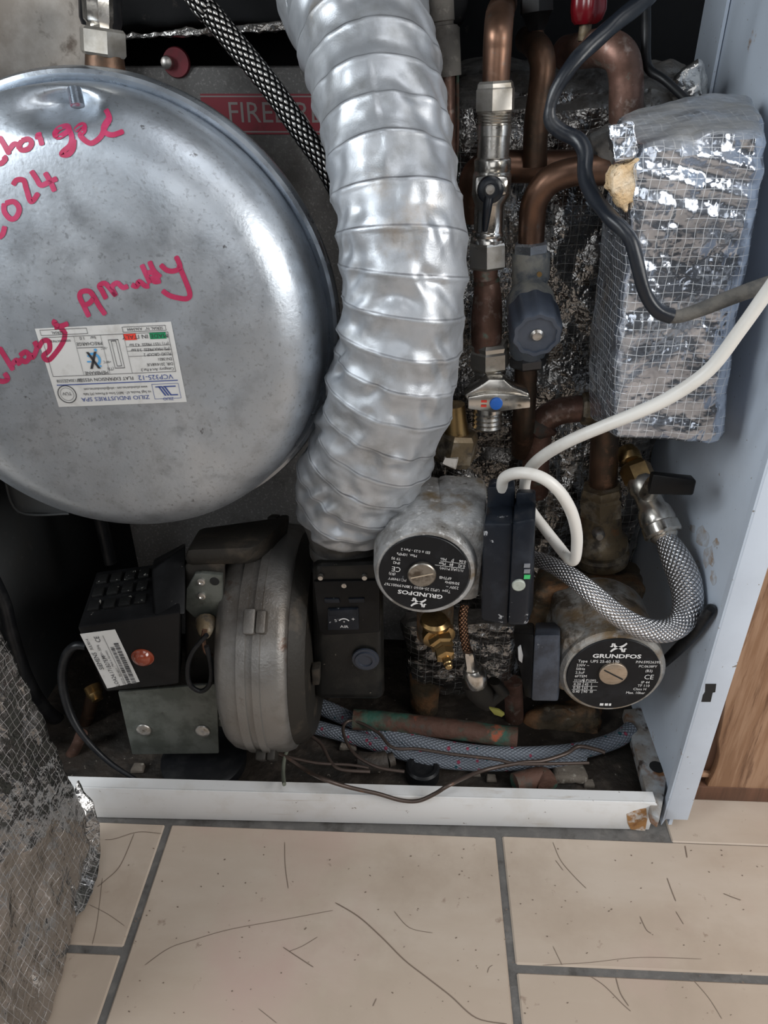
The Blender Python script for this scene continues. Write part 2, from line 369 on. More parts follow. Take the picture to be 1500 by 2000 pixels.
GREYW = mat('grey_painted_panel', (.055, .058, .06), .6, 0, [((.055, .055, .055), 20, .45, .66), ((.085, .085, .085), 60, .6, .74)], [(300, .1, .0006)], spec=.25)  # dark grey; on the left side panel partly shade put into the colour
BACKD = mat('dark_back_panel', (.012, .0125, .0135), .75, 0, spec=.15, layers=[((.06, .052, .045), 60, .66, .76)], bump=[(120, .3, .002)])
TRAYM = mat('grimy_tray', (.030, .023, .018), .65, 0, [((.075, .060, .048), 40, .5, .68), ((.02, .017, .014), 25, .5, .62), ((.30, .27, .23), 170, .66, .71)], [(140, .6, .003)])
RUSTED = mat('rusted_edge_steel', (.42, .43, .44), .5, .2, [((.30, .27, .24), 40, .45, .6), ((.25, .11, .04), 30, .54, .64), ((.08, .06, .05), 60, .58, .66)], [(200, .3, .001)])
RUST = mat('rust', (.34, .17, .06), .8, 0, [((.60, .56, .52), 70, .5, .6), ((.16, .06, .02), 60, .56, .66)], [(220, .5, .001)])
BOILER = mat('speckled_grey_casing', (.16, .155, .15), .7, .1, [((.30, .29, .28), 420, .54, .66), ((.08, .075, .07), 18, .5, .68)], [(600, .4, .001)])
REDP = mat('red_print', (.26, .03, .045), .6, 0, [((.14, .03, .035), 50, .5, .7)])
REDK = mat('red_plastic', (.16, .006, .012), .25, 0, [((.14, .01, .012), 40, .5, .7)])
PALE = mat('pale_print', (.30, .27, .26), .7)
TANK = mat('dusty_white_tank', (.74, .70, .65), .75, 0, [((.50, .45, .40), 26, .44, .64), ((.24, .20, .17), 60, .58, .70)], [(80, .3, .003)])
LABEL = mat('white_sticker', (.66, .66, .65), .42, 0, [((.50, .49, .47), 60, .55, .75)])
INK = mat('black_print', (.035, .035, .04), .5)
BLUE = mat('blue_print', (.05, .085, .28), .5)
SKYB = mat('sky_blue_print', (.10, .36, .68), .5)
GREEN = mat('green_print', (.01, .24, .10), .5)
REDL = mat('signal_red_print', (.75, .06, .04), .5)
MARK = mat('pink_marker_ink', (.42, .022, .085), .5, 0, [((.50, .05, .14), 60, .45, .65)])
PLATE = mat('black_nameplate', (.007, .008, .010), .34, 0, [((.016, .018, .022), 60, .5, .75), ((.3, .32, .34), 60, .71, .75)], rvar=.06, spec=.25)
PWHITE = mat('white_print', (.72, .72, .72), .5)
LEDG = mat('green_lamp_lens', (.06, .50, .16), .4)
GREYP = mat('grey_lens', (.20, .21, .23), .4)
BUTTON = mat('grey_button', (.40, .43, .38), .5, 0, [((.28, .3, .26), 120, .5, .7)])
ORANGE = mat('orange_button_plastic', (.22, .040, .018), .2, 0, coat=.5)
YELLOW = mat('yellow_sticker', (.50, .32, .03), .5)
ZINC = mat('zinc_plate', (.15, .16, .145), .5, .5, [((.09, .098, .085), 40, .42, .6), ((.07, .07, .06), 70, .62, .7)], [(300, .1, .0006)])
BLUED = mat('blue_dot_plastic', (.03, .16, .62), .35)
WOOL = mat('mineral_wool', (.66, .47, .27), .95, 0, [((.78, .66, .50), 60, .45, .65), ((.50, .32, .15), 30, .55, .7)], [(300, .8, .003)])
def dust(m, col, lo, hi, sc=60):
    t, N, Lk, b = nodes(m); g = N('ShaderNodeNewGeometry'); sx = N('ShaderNodeSeparateXYZ'); Lk(g.outputs['Normal'], sx.inputs[0])
    nz = N('ShaderNodeTexNoise'); nz.inputs['Scale'].default_value = sc; nz.inputs['Detail'].default_value = 6; Lk(N('ShaderNodeTexCoord').outputs['Object'], nz.inputs['Vector'])
    v = mth(t, 'ADD', sx.outputs['Z'], mth(t, 'MULTIPLY', mth(t, 'SUBTRACT', nz.outputs[0], .5), .9))
    rp = N('ShaderNodeMapRange'); rp.inputs[1].default_value = lo; rp.inputs[2].default_value = hi; Lk(v, rp.inputs[0])
    add_mix(m, rp.outputs[0], col); me = b.inputs['Metallic']; src = me.links[0].from_socket if me.links else me.default_value
    Lk(mth(t, 'MULTIPLY', src, mth(t, 'SUBTRACT', 1.0, mth(t, 'MULTIPLY', rp.outputs[0], .9))), me)
    r = b.inputs['Roughness']; src = r.links[0].from_socket if r.links else r.default_value
    Lk(mth(t, 'MAXIMUM', src, mth(t, 'MULTIPLY', rp.outputs[0], .7)), r)
FOILB = foil('foil_with_scrim', (.62, .67, .76), .20, [((.36, .39, .45), 14, .44, .60), ((.62, .64, .66), 30, .62, .76)], gw=.07, bumps=((22, .9, .012), (80, .4, .0022)), metal=.9)
dust(FOILB, (.33, .315, .29), .45, 1.25, 35)
FOILD = foil('grimy_foil', (.50, .49, .475), .20, [((.20, .185, .17), 14, .44, .62), ((.06, .052, .046), 22, .54, .68), ((.60, .60, .60), 50, .64, .74)], grid=.0075, gcol=(.45, .44, .42), gw=.045, bumps=((30, .7, .010), (120, .55, .003), (330, .3, .0008)), metal=.92)
dust(FOILD, (.16, .145, .13), .25, .9)
FOILP = foil('crinkled_door_foil', (.50, .49, .48), .19, [((.36, .35, .34), 10, .44, .66), ((.24, .23, .22), 26, .64, .76)], grid=.0065, gcol=(.36, .35, .34), gw=.06, bumps=((24, .8, .012), (75, .6, .004), (260, .3, .001)), metal=.97)
WOOD = mat('oak_laminate', (.30, .165, .092), .42, 0, [((.41, .25, .155), 13, .46, .58, (9, 9, .6)), ((.17, .085, .045), 24, .55, .68, (10, 10, .7))], rvar=.05)
WOODD = mat('walnut_frame_laminate', (.15, .072, .043), .5, 0, [((.10, .05, .03), 16, .42, .62, (9, 9, .6))])
TILE = mat('beige_tile', (.43, .35, .28), .42, 0, [((.49, .415, .345), 3.5, .42, .62, (1, 2.5, 1)), ((.39, .315, .25), 9, .5, .68), ((.45, .335, .285), 6, .54, .74), ((.30, .23, .18), 70, .645, .71), ((.12, .09, .08), 260, .70, .725)], [(120, .05, .001)], rvar=.06, spec=.35)
GROUT = mat('grey_grout', (.115, .11, .105), .85, 0, [((.17, .16, .15), 60, .5, .7), ((.06, .055, .05), 40, .55, .7)], [(400, .4, .001)])
CRACK = mat('hairline_dirt', (.17, .125, .095), .8)
BRSILV = braid('steel_braid', (.80, .80, .82), (.22, .22, .23), 16, 235, .24)
BRDARK = braid('black_steel_braid', (.62, .60, .57), (.006, .006, .006), 11, 150, .3, lo=.35, hi=.75)
BRCOP = braid('copper_fleck_braid', (.48, .27, .17), (.02, .018, .018), 6, 260, .35)
BRCLOTH = braid('woven_grey_braid', (.21, .235, .275), (.10, .115, .14), 14, 190, .75, 0., .8, ((.30, .02, .06), (.01, .08, .10)))
PTFE = mat('white_thread_tape', (.62, .58, .53), .7, 0, [((.40, .35, .28), 100, .5, .7)])
WIRE = mat('brown_capillary', (.085, .062, .052), .4, .4, [((.20, .10, .06), 60, .62, .72)])
GREENW = mat('greenish_wire', (.13, .14, .11), .5)

# ================================================================== SETTING: tiled floor
mb = MB()
mb.box((-1.3, -1.4, -.03), (1.2, 1.0, -.0015), mi=1)
GX = [-.2145-.2983*3, -.2145-.2983*2, -.2145-.2983, -.2145, .0838, .0838+.2983, .0838+.2983*2, .0838+.2983*3]
g = .0031
for i in range(len(GX)-1):
    x0, x1 = GX[i]+g, GX[i+1]-g
    js = [(.3158 if i % 2 == 0 else .0158) + .6*k for k in range(-3, 2)]
    for a, b in zip(js[:-1], js[1:]):
        y0, y1 = a+g, min(b-g, .4285 if x0 < .05 else .43)
        if y1 - y0 > .01: mb.box((x0, y0, -.004), (x1, y1, 0), .0012, segs=1)
mb.box((.237, .4305, -.004), (.55, .9, -.0001), .001, segs=1)
def fl(u, v): return PZ(u, v, .0003)
for w_, pts in ((3.2, [(655, 1763), (700, 1790), (745, 1830), (790, 1875), (835, 1910), (880, 1945), (930, 1988), (990, 2000)]),
              (1.6, [(283, 1885), (330, 1852), (380, 1835), (450, 1815), (560, 1795), (650, 1778)]), (2.6, [(553, 1850), (580, 1868), (612, 1889)]),
              (1.6, [(620, 1830), (590, 1848), (565, 1858)]), (1.8, [(556, 1645), (557, 1690), (563, 1735)]),
              (1.8, [(262, 1628), (235, 1690), (205, 1720), (190, 1732)]), (1.6, [(315, 1628), (270, 1625), (225, 1638), (205, 1640)]), (1.5, [(200, 1715), (190, 1800), (180, 1845)]), (1.4, [(175, 1767), (210, 1785), (243, 1808)]),
              (1.4, [(1080, 1645), (1095, 1680), (1120, 1710), (1145, 1735)]), (1.4, [(1085, 1680), (1100, 1700)]), (1.5, [(1060, 1885), (1150, 1880), (1250, 1870), (1370, 1873)]),
              (1.8, [(1250, 1790), (1262, 1815), (1272, 1823)]), (2.2, [(1303, 1715), (1312, 1740), (1320, 1760)]), (1.6, [(1320, 1780), (1335, 1805)]), (1.3, [(1080, 1848), (1098, 1885)]),
              (1.6, [(1150, 1905), (1180, 1925), (1215, 1960), (1232, 1975)]), (2.2, [(1203, 1910), (1212, 1940), (1228, 1965)]), (1.3, [(1355, 1915), (1385, 1950), (1410, 1990)]),
              (2.2, [(1413, 1745), (1430, 1752), (1447, 1758)]), (3, [(1338, 1652), (1342, 1675)]), (1.6, [(952, 1900), (955, 1890), (962, 1885)]), (1.5, [(770, 1780), (800, 1812), (845, 1822)]), (2.2, [(728, 1965), (735, 1950)]), (1.5, [(505, 1970), (540, 1998)])):
    ribbon_px(mb, pts, w_*.72, fl, mi=2)
rn = random.Random(9)
for k in range(130):
    u, v = rn.uniform(240, 1480), rn.uniform(1650, 1990); a = rn.uniform(1, 2.6); b = rn.uniform(-2.5, 2.5)
    ribbon_px(mb, [(u, v), (u+a+1, v+b)], rn.uniform(1.2, 3), fl, mi=2, sub=2)
wb = MB(); wb.box((-1.3, .80, -.03), (1.2, .82, 1.4)); wo = finish(wb, 'wall_back', mat('kitchen_wall_paint', (.55, .53, .5), .7), V((0, 0, 0))); wo['kind'] = 'structure'
fo = finish(mb, 'floor', [TILE, GROUT, CRACK], V((0, 0, 0)), 30); fo['kind'] = 'structure'

# ================================================================== boiler cabinet (casing)
def FR(x): return .4371+.0177*x
XL, XR, YB = -.384, .236, .765
cab = Thing('boiler_cabinet', 'white painted steel boiler cabinet standing open on the tiled floor', 'cabinet', (-.04, .6, 0))
mb = MB(); mb.box((XL-.003, FR(XL)+.006, .004), (XL, YB, .95)); cab.part('side_panel', mb, GREYW)  # left panel darker than the right one: shade painted into its colour
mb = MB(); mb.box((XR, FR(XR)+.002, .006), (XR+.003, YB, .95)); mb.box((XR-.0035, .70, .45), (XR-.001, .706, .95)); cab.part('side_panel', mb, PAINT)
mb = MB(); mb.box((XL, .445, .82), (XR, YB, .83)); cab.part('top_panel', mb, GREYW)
rn = random.Random(11); mb = MB()
for u, v, a_, b_ in ((1372, 1048, 16, 22), (1385, 1085, 12, 26), (1362, 1105, 9, 12), (1392, 1128, 7, 16), (1398, 1060, 6, 10), (1352, 1032, 8, 9)):
    po = []
    for i in range(12):
        t_ = i/12*math.tau; k_ = rn.uniform(.6, 1.15); po.append(PX(u+math.cos(t_)*a_*k_, v+math.sin(t_)*b_*k_, XR-.0002))
    mb.prism(po, V((.0001, 0, 0)))
cab.part('rust_stain', mb, mat('brown_stain', (.50, .52, .56), .5, 0, [((.36, .24, .15), 70, .46, .66), ((.58, .64, .72), 110, .52, .62)]), label='brown rust stains on the wall')
mb = MB(); mb.box((XL, YB, .0), (XR, YB+.003, .95)); cab.part('back_panel', mb, BACKD)
mb = MB(); mb.box((XL, FR(XL)+.02, .006), (XR, YB, .012)); cab.part('base_tray', mb, TRAYM)
mb = MB(); a, b = V((-.375, FR(-.375), .001)), V((.2190, FR(.219), .001)); nrm = V((-.0177, 1, 0)); 
mb.prism([a, b, b+V((.0015, 0, .0335)), b+V((-.001, 0, .0365)), a+V((0, 0, .0405))], nrm*.0016, .0004)
mb.prism([a+V((0, .0016, .0405)), b+V((0, .0016, .036)), b+V((0, .012, .036)), a+V((0, .012, .0405))], V((0, 0, -.001)))
lip = cab.part('front_lip', mb, WHITE)
mb = MB(); q = lambda u, v: P(u, v, FR(.215)-.0006)
mb.prism([q(u, v) for u, v in ((1224, 1590), (1236, 1585), (1250, 1581), (1262, 1579), (1264, 1600), (1260, 1623), (1248, 1622), (1232, 1620), (1226, 1608))], V((0, .0004, 0)))
cab.part('rust_patch', mb, RUST, lip, 'orange rust bubbling through the white paint')
mb = MB(); fx0, fx1, fy = .2305, .2508, FR(.24)
mb.prism([V((fx0, fy, .0155)), V((fx1, fy, .0155)), V((fx1, fy, .95)), V((fx0, fy, .83))], V((0, .0018, 0)), .0006)
mb.prism([V((fx0-.0012, fy+.001, .006)), V((fx0+.0008, fy, .0155)), V((fx0+.0008, fy, .95)), V((fx0-.0012, fy+.001, .95))], V((.0012, .009, 0)))
mb.prism([V((fx1-.0015, fy+.001, .0155)), V((fx1, fy+.001, .0155)), V((fx1, fy+.001, .95)), V((fx1-.0015, fy+.001, .95))], V((0, .03, 0)))
fl_ = cab.part('front_flange', mb, PAINT)
mb = MB(); q = lambda u, v: P(u, v, fy-.0003)
mb.prism([q(u, v) for u, v in ((1378, 1336), (1399, 1336), (1397, 1352), (1392, 1353), (1388, 1371), (1370, 1371), (1373, 1358), (1377, 1352))], V((0, .0003, 0)))
cab.part('latch_slot', mb, DARK, fl_, 'dark stepped latch slot')
mb = MB(); q = lambda u, v: PZ(u, v, .034)
mb.prism([q(u, v) for u, v in ((1218, 1385), (1243, 1470), (1262, 1545), (1274, 1590), (1288, 1600), (1296, 1560), (1306, 1492), (1278, 1380))], V((0, 0, -.012)), .001)
br = cab.part('corner_bracket', mb, RUSTED)
mb = MB(); c = PZ(1283, 1498, .0343); mb.disc(c, V((1, 0, 0)), V((0, 1, 0)), 0, 0, .0068); cab.part('bracket_hole', mb, DARK, br, 'round dark bolt hole')
mb = MB(); mb.prism([P(u, v, .53) for u, v in ((0, 925), (40, 960), (135, 1003), (36, 1000))], V((0, .004, 0))); mb.tube([P(8, 925, .527), P(36, 999, .527), P(135, 1003, .527)], .0011, 8)
cab.part('vessel_bracket', mb, GREYW)

# ================================================================== kitchen unit to the right
kt = Thing('kitchen_unit_door', 'wood effect kitchen unit with a wavy edged raised panel beside the boiler cabinet', 'kitchen cabinet', (.36, .49, 0))
mb = MB(); mb.box((.256, .485, .0), (.62, .51, .95), .001); kt.part('door_frame', mb, WOODD)
mb = MB(); mb.box((.254, .476, .0), (.62, .485, .018), .001); kt.part('plinth', mb, WOODD)
mb = MB(); mb.box((.256, .480, .026), (.62, .485, .031), .001); kt.part('ledge_strip', mb, WOOD)
ed = smooth2([(1500, 1070), (1478, 1150), (1452, 1240), (1430, 1300), (1419, 1340), (1416, 1380), (1407, 1430), (1403, 1450), (1405, 1475), (1397, 1505), (1384, 1530), (1380, 1545), (1390, 1556), (1412, 1558), (1440, 1561), (1462, 1558), (1482, 1554), (1510, 1556)], 3)
po = [P(u, v, .477) for u, v in ed]; po[0].z = .95; po.append(V((.62, .477, po[-1].z))); po.append(V((.62, .477, .95)))
mb = MB(); mb.prism(po, V((0, .008, 0)), .0012); kt.part('raised_panel', mb, WOOD, label='lighter wood panel with a wavy carved edge')

# ================================================================== dark background inside the cabinet
mb = MB(); mb.box((-.298, .655, .03), (.004, .76, .592), .004); bo = Thing('oil_boiler', 'speckled grey boiler casing behind the round vessel', 'boiler', (-.15, .7, .012))
bo.part('casing', mb, BOILER)
mb = MB()
lb = P(543, 219, .6545); ex, ey = V((1, 0, 0)), V((0, 0, 1))
mb.rect(lb, ex, ey, -.060, -.0155, .060, .0125, .0002); nm = bo.part('nameplate', mb, REDP, label='red nameplate with pale lettering')
mb = MB(); sc = .0205
mb.text('FIREBIRD', sc, lb, ex, ey, 0, -.001, xs=.98, th=.0005)
mb.rect(lb, ex, ey, -.060, .0102, .060, .0112, .0004); mb.rect(lb, ex, ey, -.060, -.0142, .060, -.0132, .0004)
bo.part('printed_text', mb, PALE, nm)
mb = MB(); c = P(343, 122, .652); mb.stack([(c, .0098), (c+V((0, .002, 0)), .0105), (c+V((0, .003, 0)), .0105)], 28); rd = bo.part('red_washer', mb, REDP, label='red round washer plate')
mb = MB(); c = P(326, 122, .649); mb.stack([(c-V((0, .003, 0)), .002), (c-V((0, .002, 0)), .0042), (c, .0048), (c+V((0, .004, 0)), .0048)], 20); bo.part('bolt', mb, SCREW, rd)
mb = MB(); q = P(300, 62, .63); mb.crumple([V((-.30, .625, .72)), V((.03, .625, .72)), V((.03, .625, q.z+.003)), V((-.30, .625, q.z+.003)), V((-.30, .75, .72)), V((.03, .75, .72)), V((.03, .75, q.z+.003)), V((-.30, .75, q.z+.003))], 24, .003, 30, .006, 3)
ji = Thing('boiler_insulation', 'dark insulation slab with a torn foil edge above the boiler casing', 'insulation', (-.13, .69, q.z)); ji.part('slab', mb, BACKD)
mb = MB(); mb.crumple([P(245, 66, .621), P(585, 38, .621), P(585, 60, .621), P(245, 76, .621), P(245, 66, .627), P(585, 38, .627), P(585, 60, .627), P(245, 76, .627)], 30, .0022, 120, .001, 5)
ji.part('foil_edge', mb, FOILD, label='crinkled foil edge')

# foil-jacketed store behind the pipes
mb = MB()
mb.crumple([V((.018, .645, .575)), V((.232, .645, .575)), V((.232, .62, .02)), V((.012, .62, .02)), V((.018, .755, .605)), V((.232, .755, .605)), V((.232, .755, .02)), V((.012, .755, .02))], 60, .0055, 26, .026, 7, amp2=.009, sc2=11)
mb.boxuv()
fj = Thing('foil_jacket', 'grimy foil insulation jacket behind the copper pipes', 'insulation', (.125, .69, .012)); fj.part('foil_cover', mb, FOILD)
mb = MB(); mb.crumple([P(1325, 135, .64), P(1372, 118, .64), P(1376, 195, .64), P(1310, 195, .64), P(1325, 130, .66), P(1372, 120, .66), P(1376, 195, .66), P(1310, 195, .66)], 10, .004, 60, .003, 2); mb.boxuv()
one('foil_scrap', 'bright crumpled foil scrap poking up behind the foil wrapped block', 'foil', mb, foil('bright_foil', (.62, .61, .59), .25, [((.3, .28, .26), 40, .5, .66)], grid=0))

# ================================================================== round expansion vessel
VC = V((-.215, .527, .4305))
ves = Thing('expansion_vessel', 'round flat galvanised expansion vessel with pink marker writing and a white sticker', 'expansion vessel', VC-V((0, 0, .16)))
mb = MB(); pr = [(.03, .055), (.10, .053), (.145, .045), (.1525, .03), (.1530, .008), (.1530, -.002), (.1525, -.004), (.1520, -.012), (.151, -.030), (.1485, -.038), (.143, -.046), (.135, -.0525), (.125, -.0575), (.112, -.0600), (.09, -.0612), (.06, -.0618), (.03, -.0620), (.006, -.0620)]
prf, _ = catmull([V((r, y, 0)) for r, y in pr], [1]*len(pr), 3)
DC = P(98, 212, .467); rg = []
for c in prf:
    rr_ = []
    for j in range(160):
        t = 2*math.pi*j/160; p = VC+V((math.cos(t)*c.x, c.y, math.sin(t)*c.x))
        if c.y < -.01:
            dd = math.hypot((p.x-DC.x)/.036, (p.z-DC.z)/.015)
            if dd < 1: p.y += .024*(.5+.5*math.cos(math.pi*dd))**1.3
        rr_.append(p)
    rg.append(rr_)
mb.rings(rg); VB = BVHTree.FromBMesh(mb.bm); vshell = ves.part('shell', mb, GALV)
mb = MB(); rg = []
for r, y in [(.150, .006), (.1575, .0065), (.1600, .005), (.1608, .0015), (.1605, -.003), (.159, -.0065), (.1565, -.0075), (.1545, -.0065), (.1532, -.005), (.1525, -.004)]:
    rg.append([VC+V((math.cos(2*math.pi*j/160)*r, y, math.sin(2*math.pi*j/160)*r)) for j in range(160)])
mb.rings(rg, cap=False); ves.part('rolled_rim', mb, RIM)
vh = hit_bvh(VB)
mb = MB(); a, b = P(145, 172, .478), P(152, 208, .474); n = 14
rgs = []
for i in range(n*2+1):
    rgs.append((a.lerp(b, i/(n*2)), .0040 if i % 2 else .0033))
mb.stack(rgs, 16); ves.part('threaded_stud', mb, RIM)
# marker writing
S3 = lambda L, oy=0: [(x/3, y/3+oy) for x, y in L]
W1 = [[(-10, 960), (10, 955), (30, 932), (18, 915)], [(-6, 800), (25, 850), (55, 905)], [(52, 880), (80, 845), (105, 850), (112, 872)], [(125, 825), (165, 815), (185, 840), (165, 872), (125, 878), (112, 850), (130, 825)],
      [(205, 800), (232, 806), (246, 852)], [(232, 806), (225, 775)], [(330, 805), (322, 780), (350, 750), (395, 738), (400, 765), (350, 800), (328, 800)], [(395, 740), (420, 800), (410, 850), (372, 885), (362, 905), (400, 905), (428, 870), (432, 815)],
      [(440, 768), (470, 735), (492, 735), (490, 768), (470, 790), (500, 825), (540, 838), (590, 800), (615, 745), (640, 700), (632, 665), (618, 640)], [(640, 690), (608, 740), (615, 775), (660, 790), (725, 768)],
      [(-10, 1392), (15, 1372), (28, 1325)], [(25, 1190), (25, 1240), (60, 1282), (95, 1272), (112, 1222), (80, 1182), (30, 1192)], [(75, 1085), (98, 1055), (138, 1058), (155, 1110), (182, 1182), (225, 1130)],
      [(182, 1000), (212, 1045), (240, 1085), (290, 1065), (335, 1045)], [(262, 1010), (295, 1065), (320, 1122)]]
W2 = [[(522, 508), (490, 440), (467, 390), (478, 360), (522, 357), (552, 392), (582, 445), (618, 495)], [(490, 440), (525, 425), (558, 385)], [(622, 402), (598, 355), (582, 325), (612, 310), (640, 335), (680, 385)], [(680, 385), (655, 335), (685, 308), (720, 335), (750, 325)],
      [(770, 318), (800, 328), (815, 300), (850, 325), (875, 325)], [(830, 200), (850, 245), (880, 310)], [(875, 180), (900, 235), (942, 275)], [(880, 270), (905, 300), (942, 295)], [(860, 250), (900, 250), (925, 305)],
      [(940, 200), (975, 232), (1018, 238), (1055, 215), (1030, 150)], [(1045, 200), (1080, 280), (1112, 370), (1095, 400), (1040, 395), (990, 380), (950, 352)],
      [(-10, 880), (20, 885), (45, 870), (25, 835)], [(-5, 685), (35, 750), (78, 820)], [(70, 790), (95, 760), (118, 790)], [(115, 735), (150, 712), (172, 740), (150, 770), (112, 750)], [(170, 720), (190, 745), (215, 690), (200, 650)],
      [(225, 690), (250, 650), (285, 650), (290, 700), (255, 735), (285, 760), (340, 700), (375, 640), (380, 590)], [(380, 600), (355, 570), (318, 545), (325, 525)], [(318, 570), (360, 560), (400, 545)]]
for lns, oy, wd in ((W1[:10], 0, 10.5), (W1[10:], 0, 10.5), (W2[:10], 450, 10), (W2[10:11], 450, 10), (W2[11:12], 450, 10), (W2[12:], 450, 10)):
    mb = MB()
    for L in lns: ribbon_px(mb, S3(L, oy), wd, vh)
    ves.part('handwriting', mb, MARK, vshell, 'pink felt pen handwriting')
# sticker
h2 = hit_bvh(VB, .0003)
def stick(u, v): return h2(u, v)
TL, TR, BR, BL = (68, 642), (334, 628), (365, 785), (115, 795)
def lab(s, t):   # s,t in 0..1 from the image's top left
    u = (TL[0]*(1-s)+TR[0]*s)*(1-t)+(BL[0]*(1-s)+BR[0]*s)*t; v = (TL[1]*(1-s)+TR[1]*s)*(1-t)+(BL[1]*(1-s)+BR[1]*s)*t
    return stick(u, v)
mb = MB(); nn = 8
A = [[mb.bm.verts.new(lab(i/nn, j/nn)) for i in range(nn+1)] for j in range(nn+1)]
for j in range(nn):
    for i in range(nn): mb.face((A[j][i], A[j+1][i], A[j+1][i+1], A[j][i+1]))
stk = ves.part('sticker', mb, LABEL, vshell, 'white rating sticker stuck on upside down')
o0 = lab(.995, .995)-V((0, .0003, 0)); lx = (lab(0, 1)-lab(1, 1)); ly = (lab(1, 0)-lab(1, 1)); LW, LH = lx.length, ly.length; ex = lx.normalized()
ey = -ly.normalized(); nv = ex.cross(ey)  # label up is towards the lower picture edge
ink, bl, rdm, grn, sk = MB(), MB(), MB(), MB(), MB()
def T(body, s, t, h, m=None, al='LEFT', xs=1.): (m or ink).text(body, h*LH, o0, ex, ey, s*LW, -t*LH, al, xs)
def B(s0, t0, s1, t1, m=None): (m or ink).rect(o0, ex, ey, s0*LW, -t1*LH, s1*LW, -t0*LH)
def BX(s0, t0, s1, t1, w_=.003, m=None):
    B(s0, t0, s1, t0+w_*1.7, m); B(s0, t1-w_*1.7, s1, t1, m); B(s0, t0, s0+w_, t1, m); B(s1-w_, t0, s1, t1, m)
BX(.03, .05, .235, .245, .003, bl)
T('ZILIO', .13, .05, .055, bl, 'CENTER')
for k, dx in enumerate((0, .022, .044)):
    mbx = [o0+ex*(a*LW)-ey*(b*LH) for a, b in ((.095+dx, .09), (.108+dx, .09), (.148+dx, .215), (.135+dx, .215))]
    bl.face([bl.bm.verts.new(q+nv*.0001) for q in mbx])
B(.05, .09, .11, .105, bl); B(.165, .20, .21, .215, bl); B(.055, .20, .15, .215, bl)
T('ZILIO INDUSTRIES SPA', .27, .085, .075, bl, xs=1.15)
T('via Segà Vecchia, 67 - 36015 Schio di Piovene (VI) Italia', .25, .15, .048, xs=.8)
T('www.zilioindustries.com - info@zilioindustries.com', .27, .215, .048, xs=.8)
B(.03, .275, .96, .287, bl)
T('VCP325-12', .06, .335, .085, bl, xs=1.1); T('FLAT EXPANSION VESSEL', .36, .335, .062, xs=1.0); T('ZIF130AZE3338', .76, .335, .055, xs=.85)
BX(.03, .39, .97, .88)
B(.36, .39, .362, .88); B(.53, .39, .532, .88); B(.73, .39, .732, .88)
for k, tx in enumerate(('Category: Art.4 Par.3', 'DIR. 2014/68/UE', 'EN13831', 'FLUID GROUP 2', '(PS) MAX.PRESS  3.0 bar', '(PT) TEST PRESS  4.3 bar')): T(tx, .04, .43+.062*k, .052, xs=.9)
for k in (.60, .665, .72): B(.03, k, .36, k+.004)
B(.05, .80, .17, .875, grn); B(.27, .80, .36, .875, rdm); T('MADE IN ITALY', .205, .838, .07, None, 'CENTER', 1.15)
BX(.04, .895, .36, .96); T('SERIAL N°  A363444', .06, .928, .05)
for r0, r1 in ((.05, .003), (.025, .003)):
    x0, x1 = .445-r0*.75, .445+r0*.75; B(x0, .52-r0, x0+r1, .78+r0*.6); B(x1-r1, .52-r0, x1, .78+r0*.6); B(x0, .52-r0-.008, x1, .52-r0); B(x0, .78+r0*.6, x1, .788+r0*.6)
T('(TS)', .49, .46, .05); T('+90°C', .50, .55, .045, xs=.8); T('-10°C', .50, .72, .045, xs=.8)
T('MEMBRANE', .63, .42, .06, None, 'CENTER', .95)
B(.535, .73, .73, .736); T('PRECHARGE', .63, .78, .06, None, 'CENTER', .95); T('bar    1.0', .63, .85, .055, None, 'CENTER')
for a, b, m in (((.60, .47), (.66, .68), ink), ((.66, .47), (.60, .68), ink)):
    d = V((b[0]-a[0], b[1]-a[1])); wv = .010
    pl = [(a[0]-wv, a[1]), (a[0]+wv, a[1]), (b[0]+wv, b[1]), (b[0]-wv, b[1])]
    m.face([m.bm.verts.new(o0+ex*(s*LW)-ey*(t*LH)+nv*.0002) for s, t in pl])
sk.disc(o0, ex, ey, .595*LW, -.70*LH, .018*LH); sk.disc(o0, ex, ey, .625*LW, -.585*LH, .085*LH, r2=.055*LH, a0=100, a1=330); B(.58, .49, .605, .51, sk); B(.65, .55, .68, .57, sk)
T('SERIAL', .80, .93, .05); T('0000130479833', .76, .83, .04); BX(.62, .90, .97, .97)
ink.disc(o0, ex, ey, .90*LW, -.16*LH, .118*LH, r2=.108*LH); T('TÜV', .90, .17, .06, None, 'CENTER'); 
ink.disc(o0, ex, ey, .90*LW, -.16*LH, .085*LH, r2=.081*LH)
for m, mt_ in ((ink, INK), (bl, BLUE), (rdm, REDL), (grn, GREEN), (sk, SKYB)): ves.part('printed_text' if m is ink else 'printed_mark', m, mt_, stk)

# port fittings above the vessel
t = Thing('vessel_connector', 'bright hexagonal pipe connector on top of the round vessel', 'pipe fitting', P(200, 120, .55))
mb = MB(); mb.px(.55, [(200, 54, 40), (200, 60, 45), (202, 104, 45), (203, 110, 40)], seg=6, phase=0.52); t.part('hexagonal_nut', mb, NUT)
mb = MB(); mb.px(.55, [(204, 108, 36), (206, 135, 38)]); t.part('neck', mb, DARKCU)
mb = MB(); mb.px(.55, [(190, -30, 28), (190, 0, 29), (192, 40, 28), (194, 47, 24), (195, 56, 24)], seg=8, phase=.4); t.part('hose_ferrule', mb, CHROME)
mb = MB(); mb.px(.565, [(195, -30, 40), (197, 40, 40), (198, 54, 36)], seg=16); t.part('rubber_sleeve', mb, RUBBER)
mb = MB(); c = P(20, 45, .615); R0 = R(c, 145)
mb.stack([(c+V((0, y*R0, 0)), r*R0) for y, r in ((-.42, .02), (-.41, .3), (-.37, .55), (-.28, .78), (-.12, .94), (.05, 1), (.3, .97))], 48)
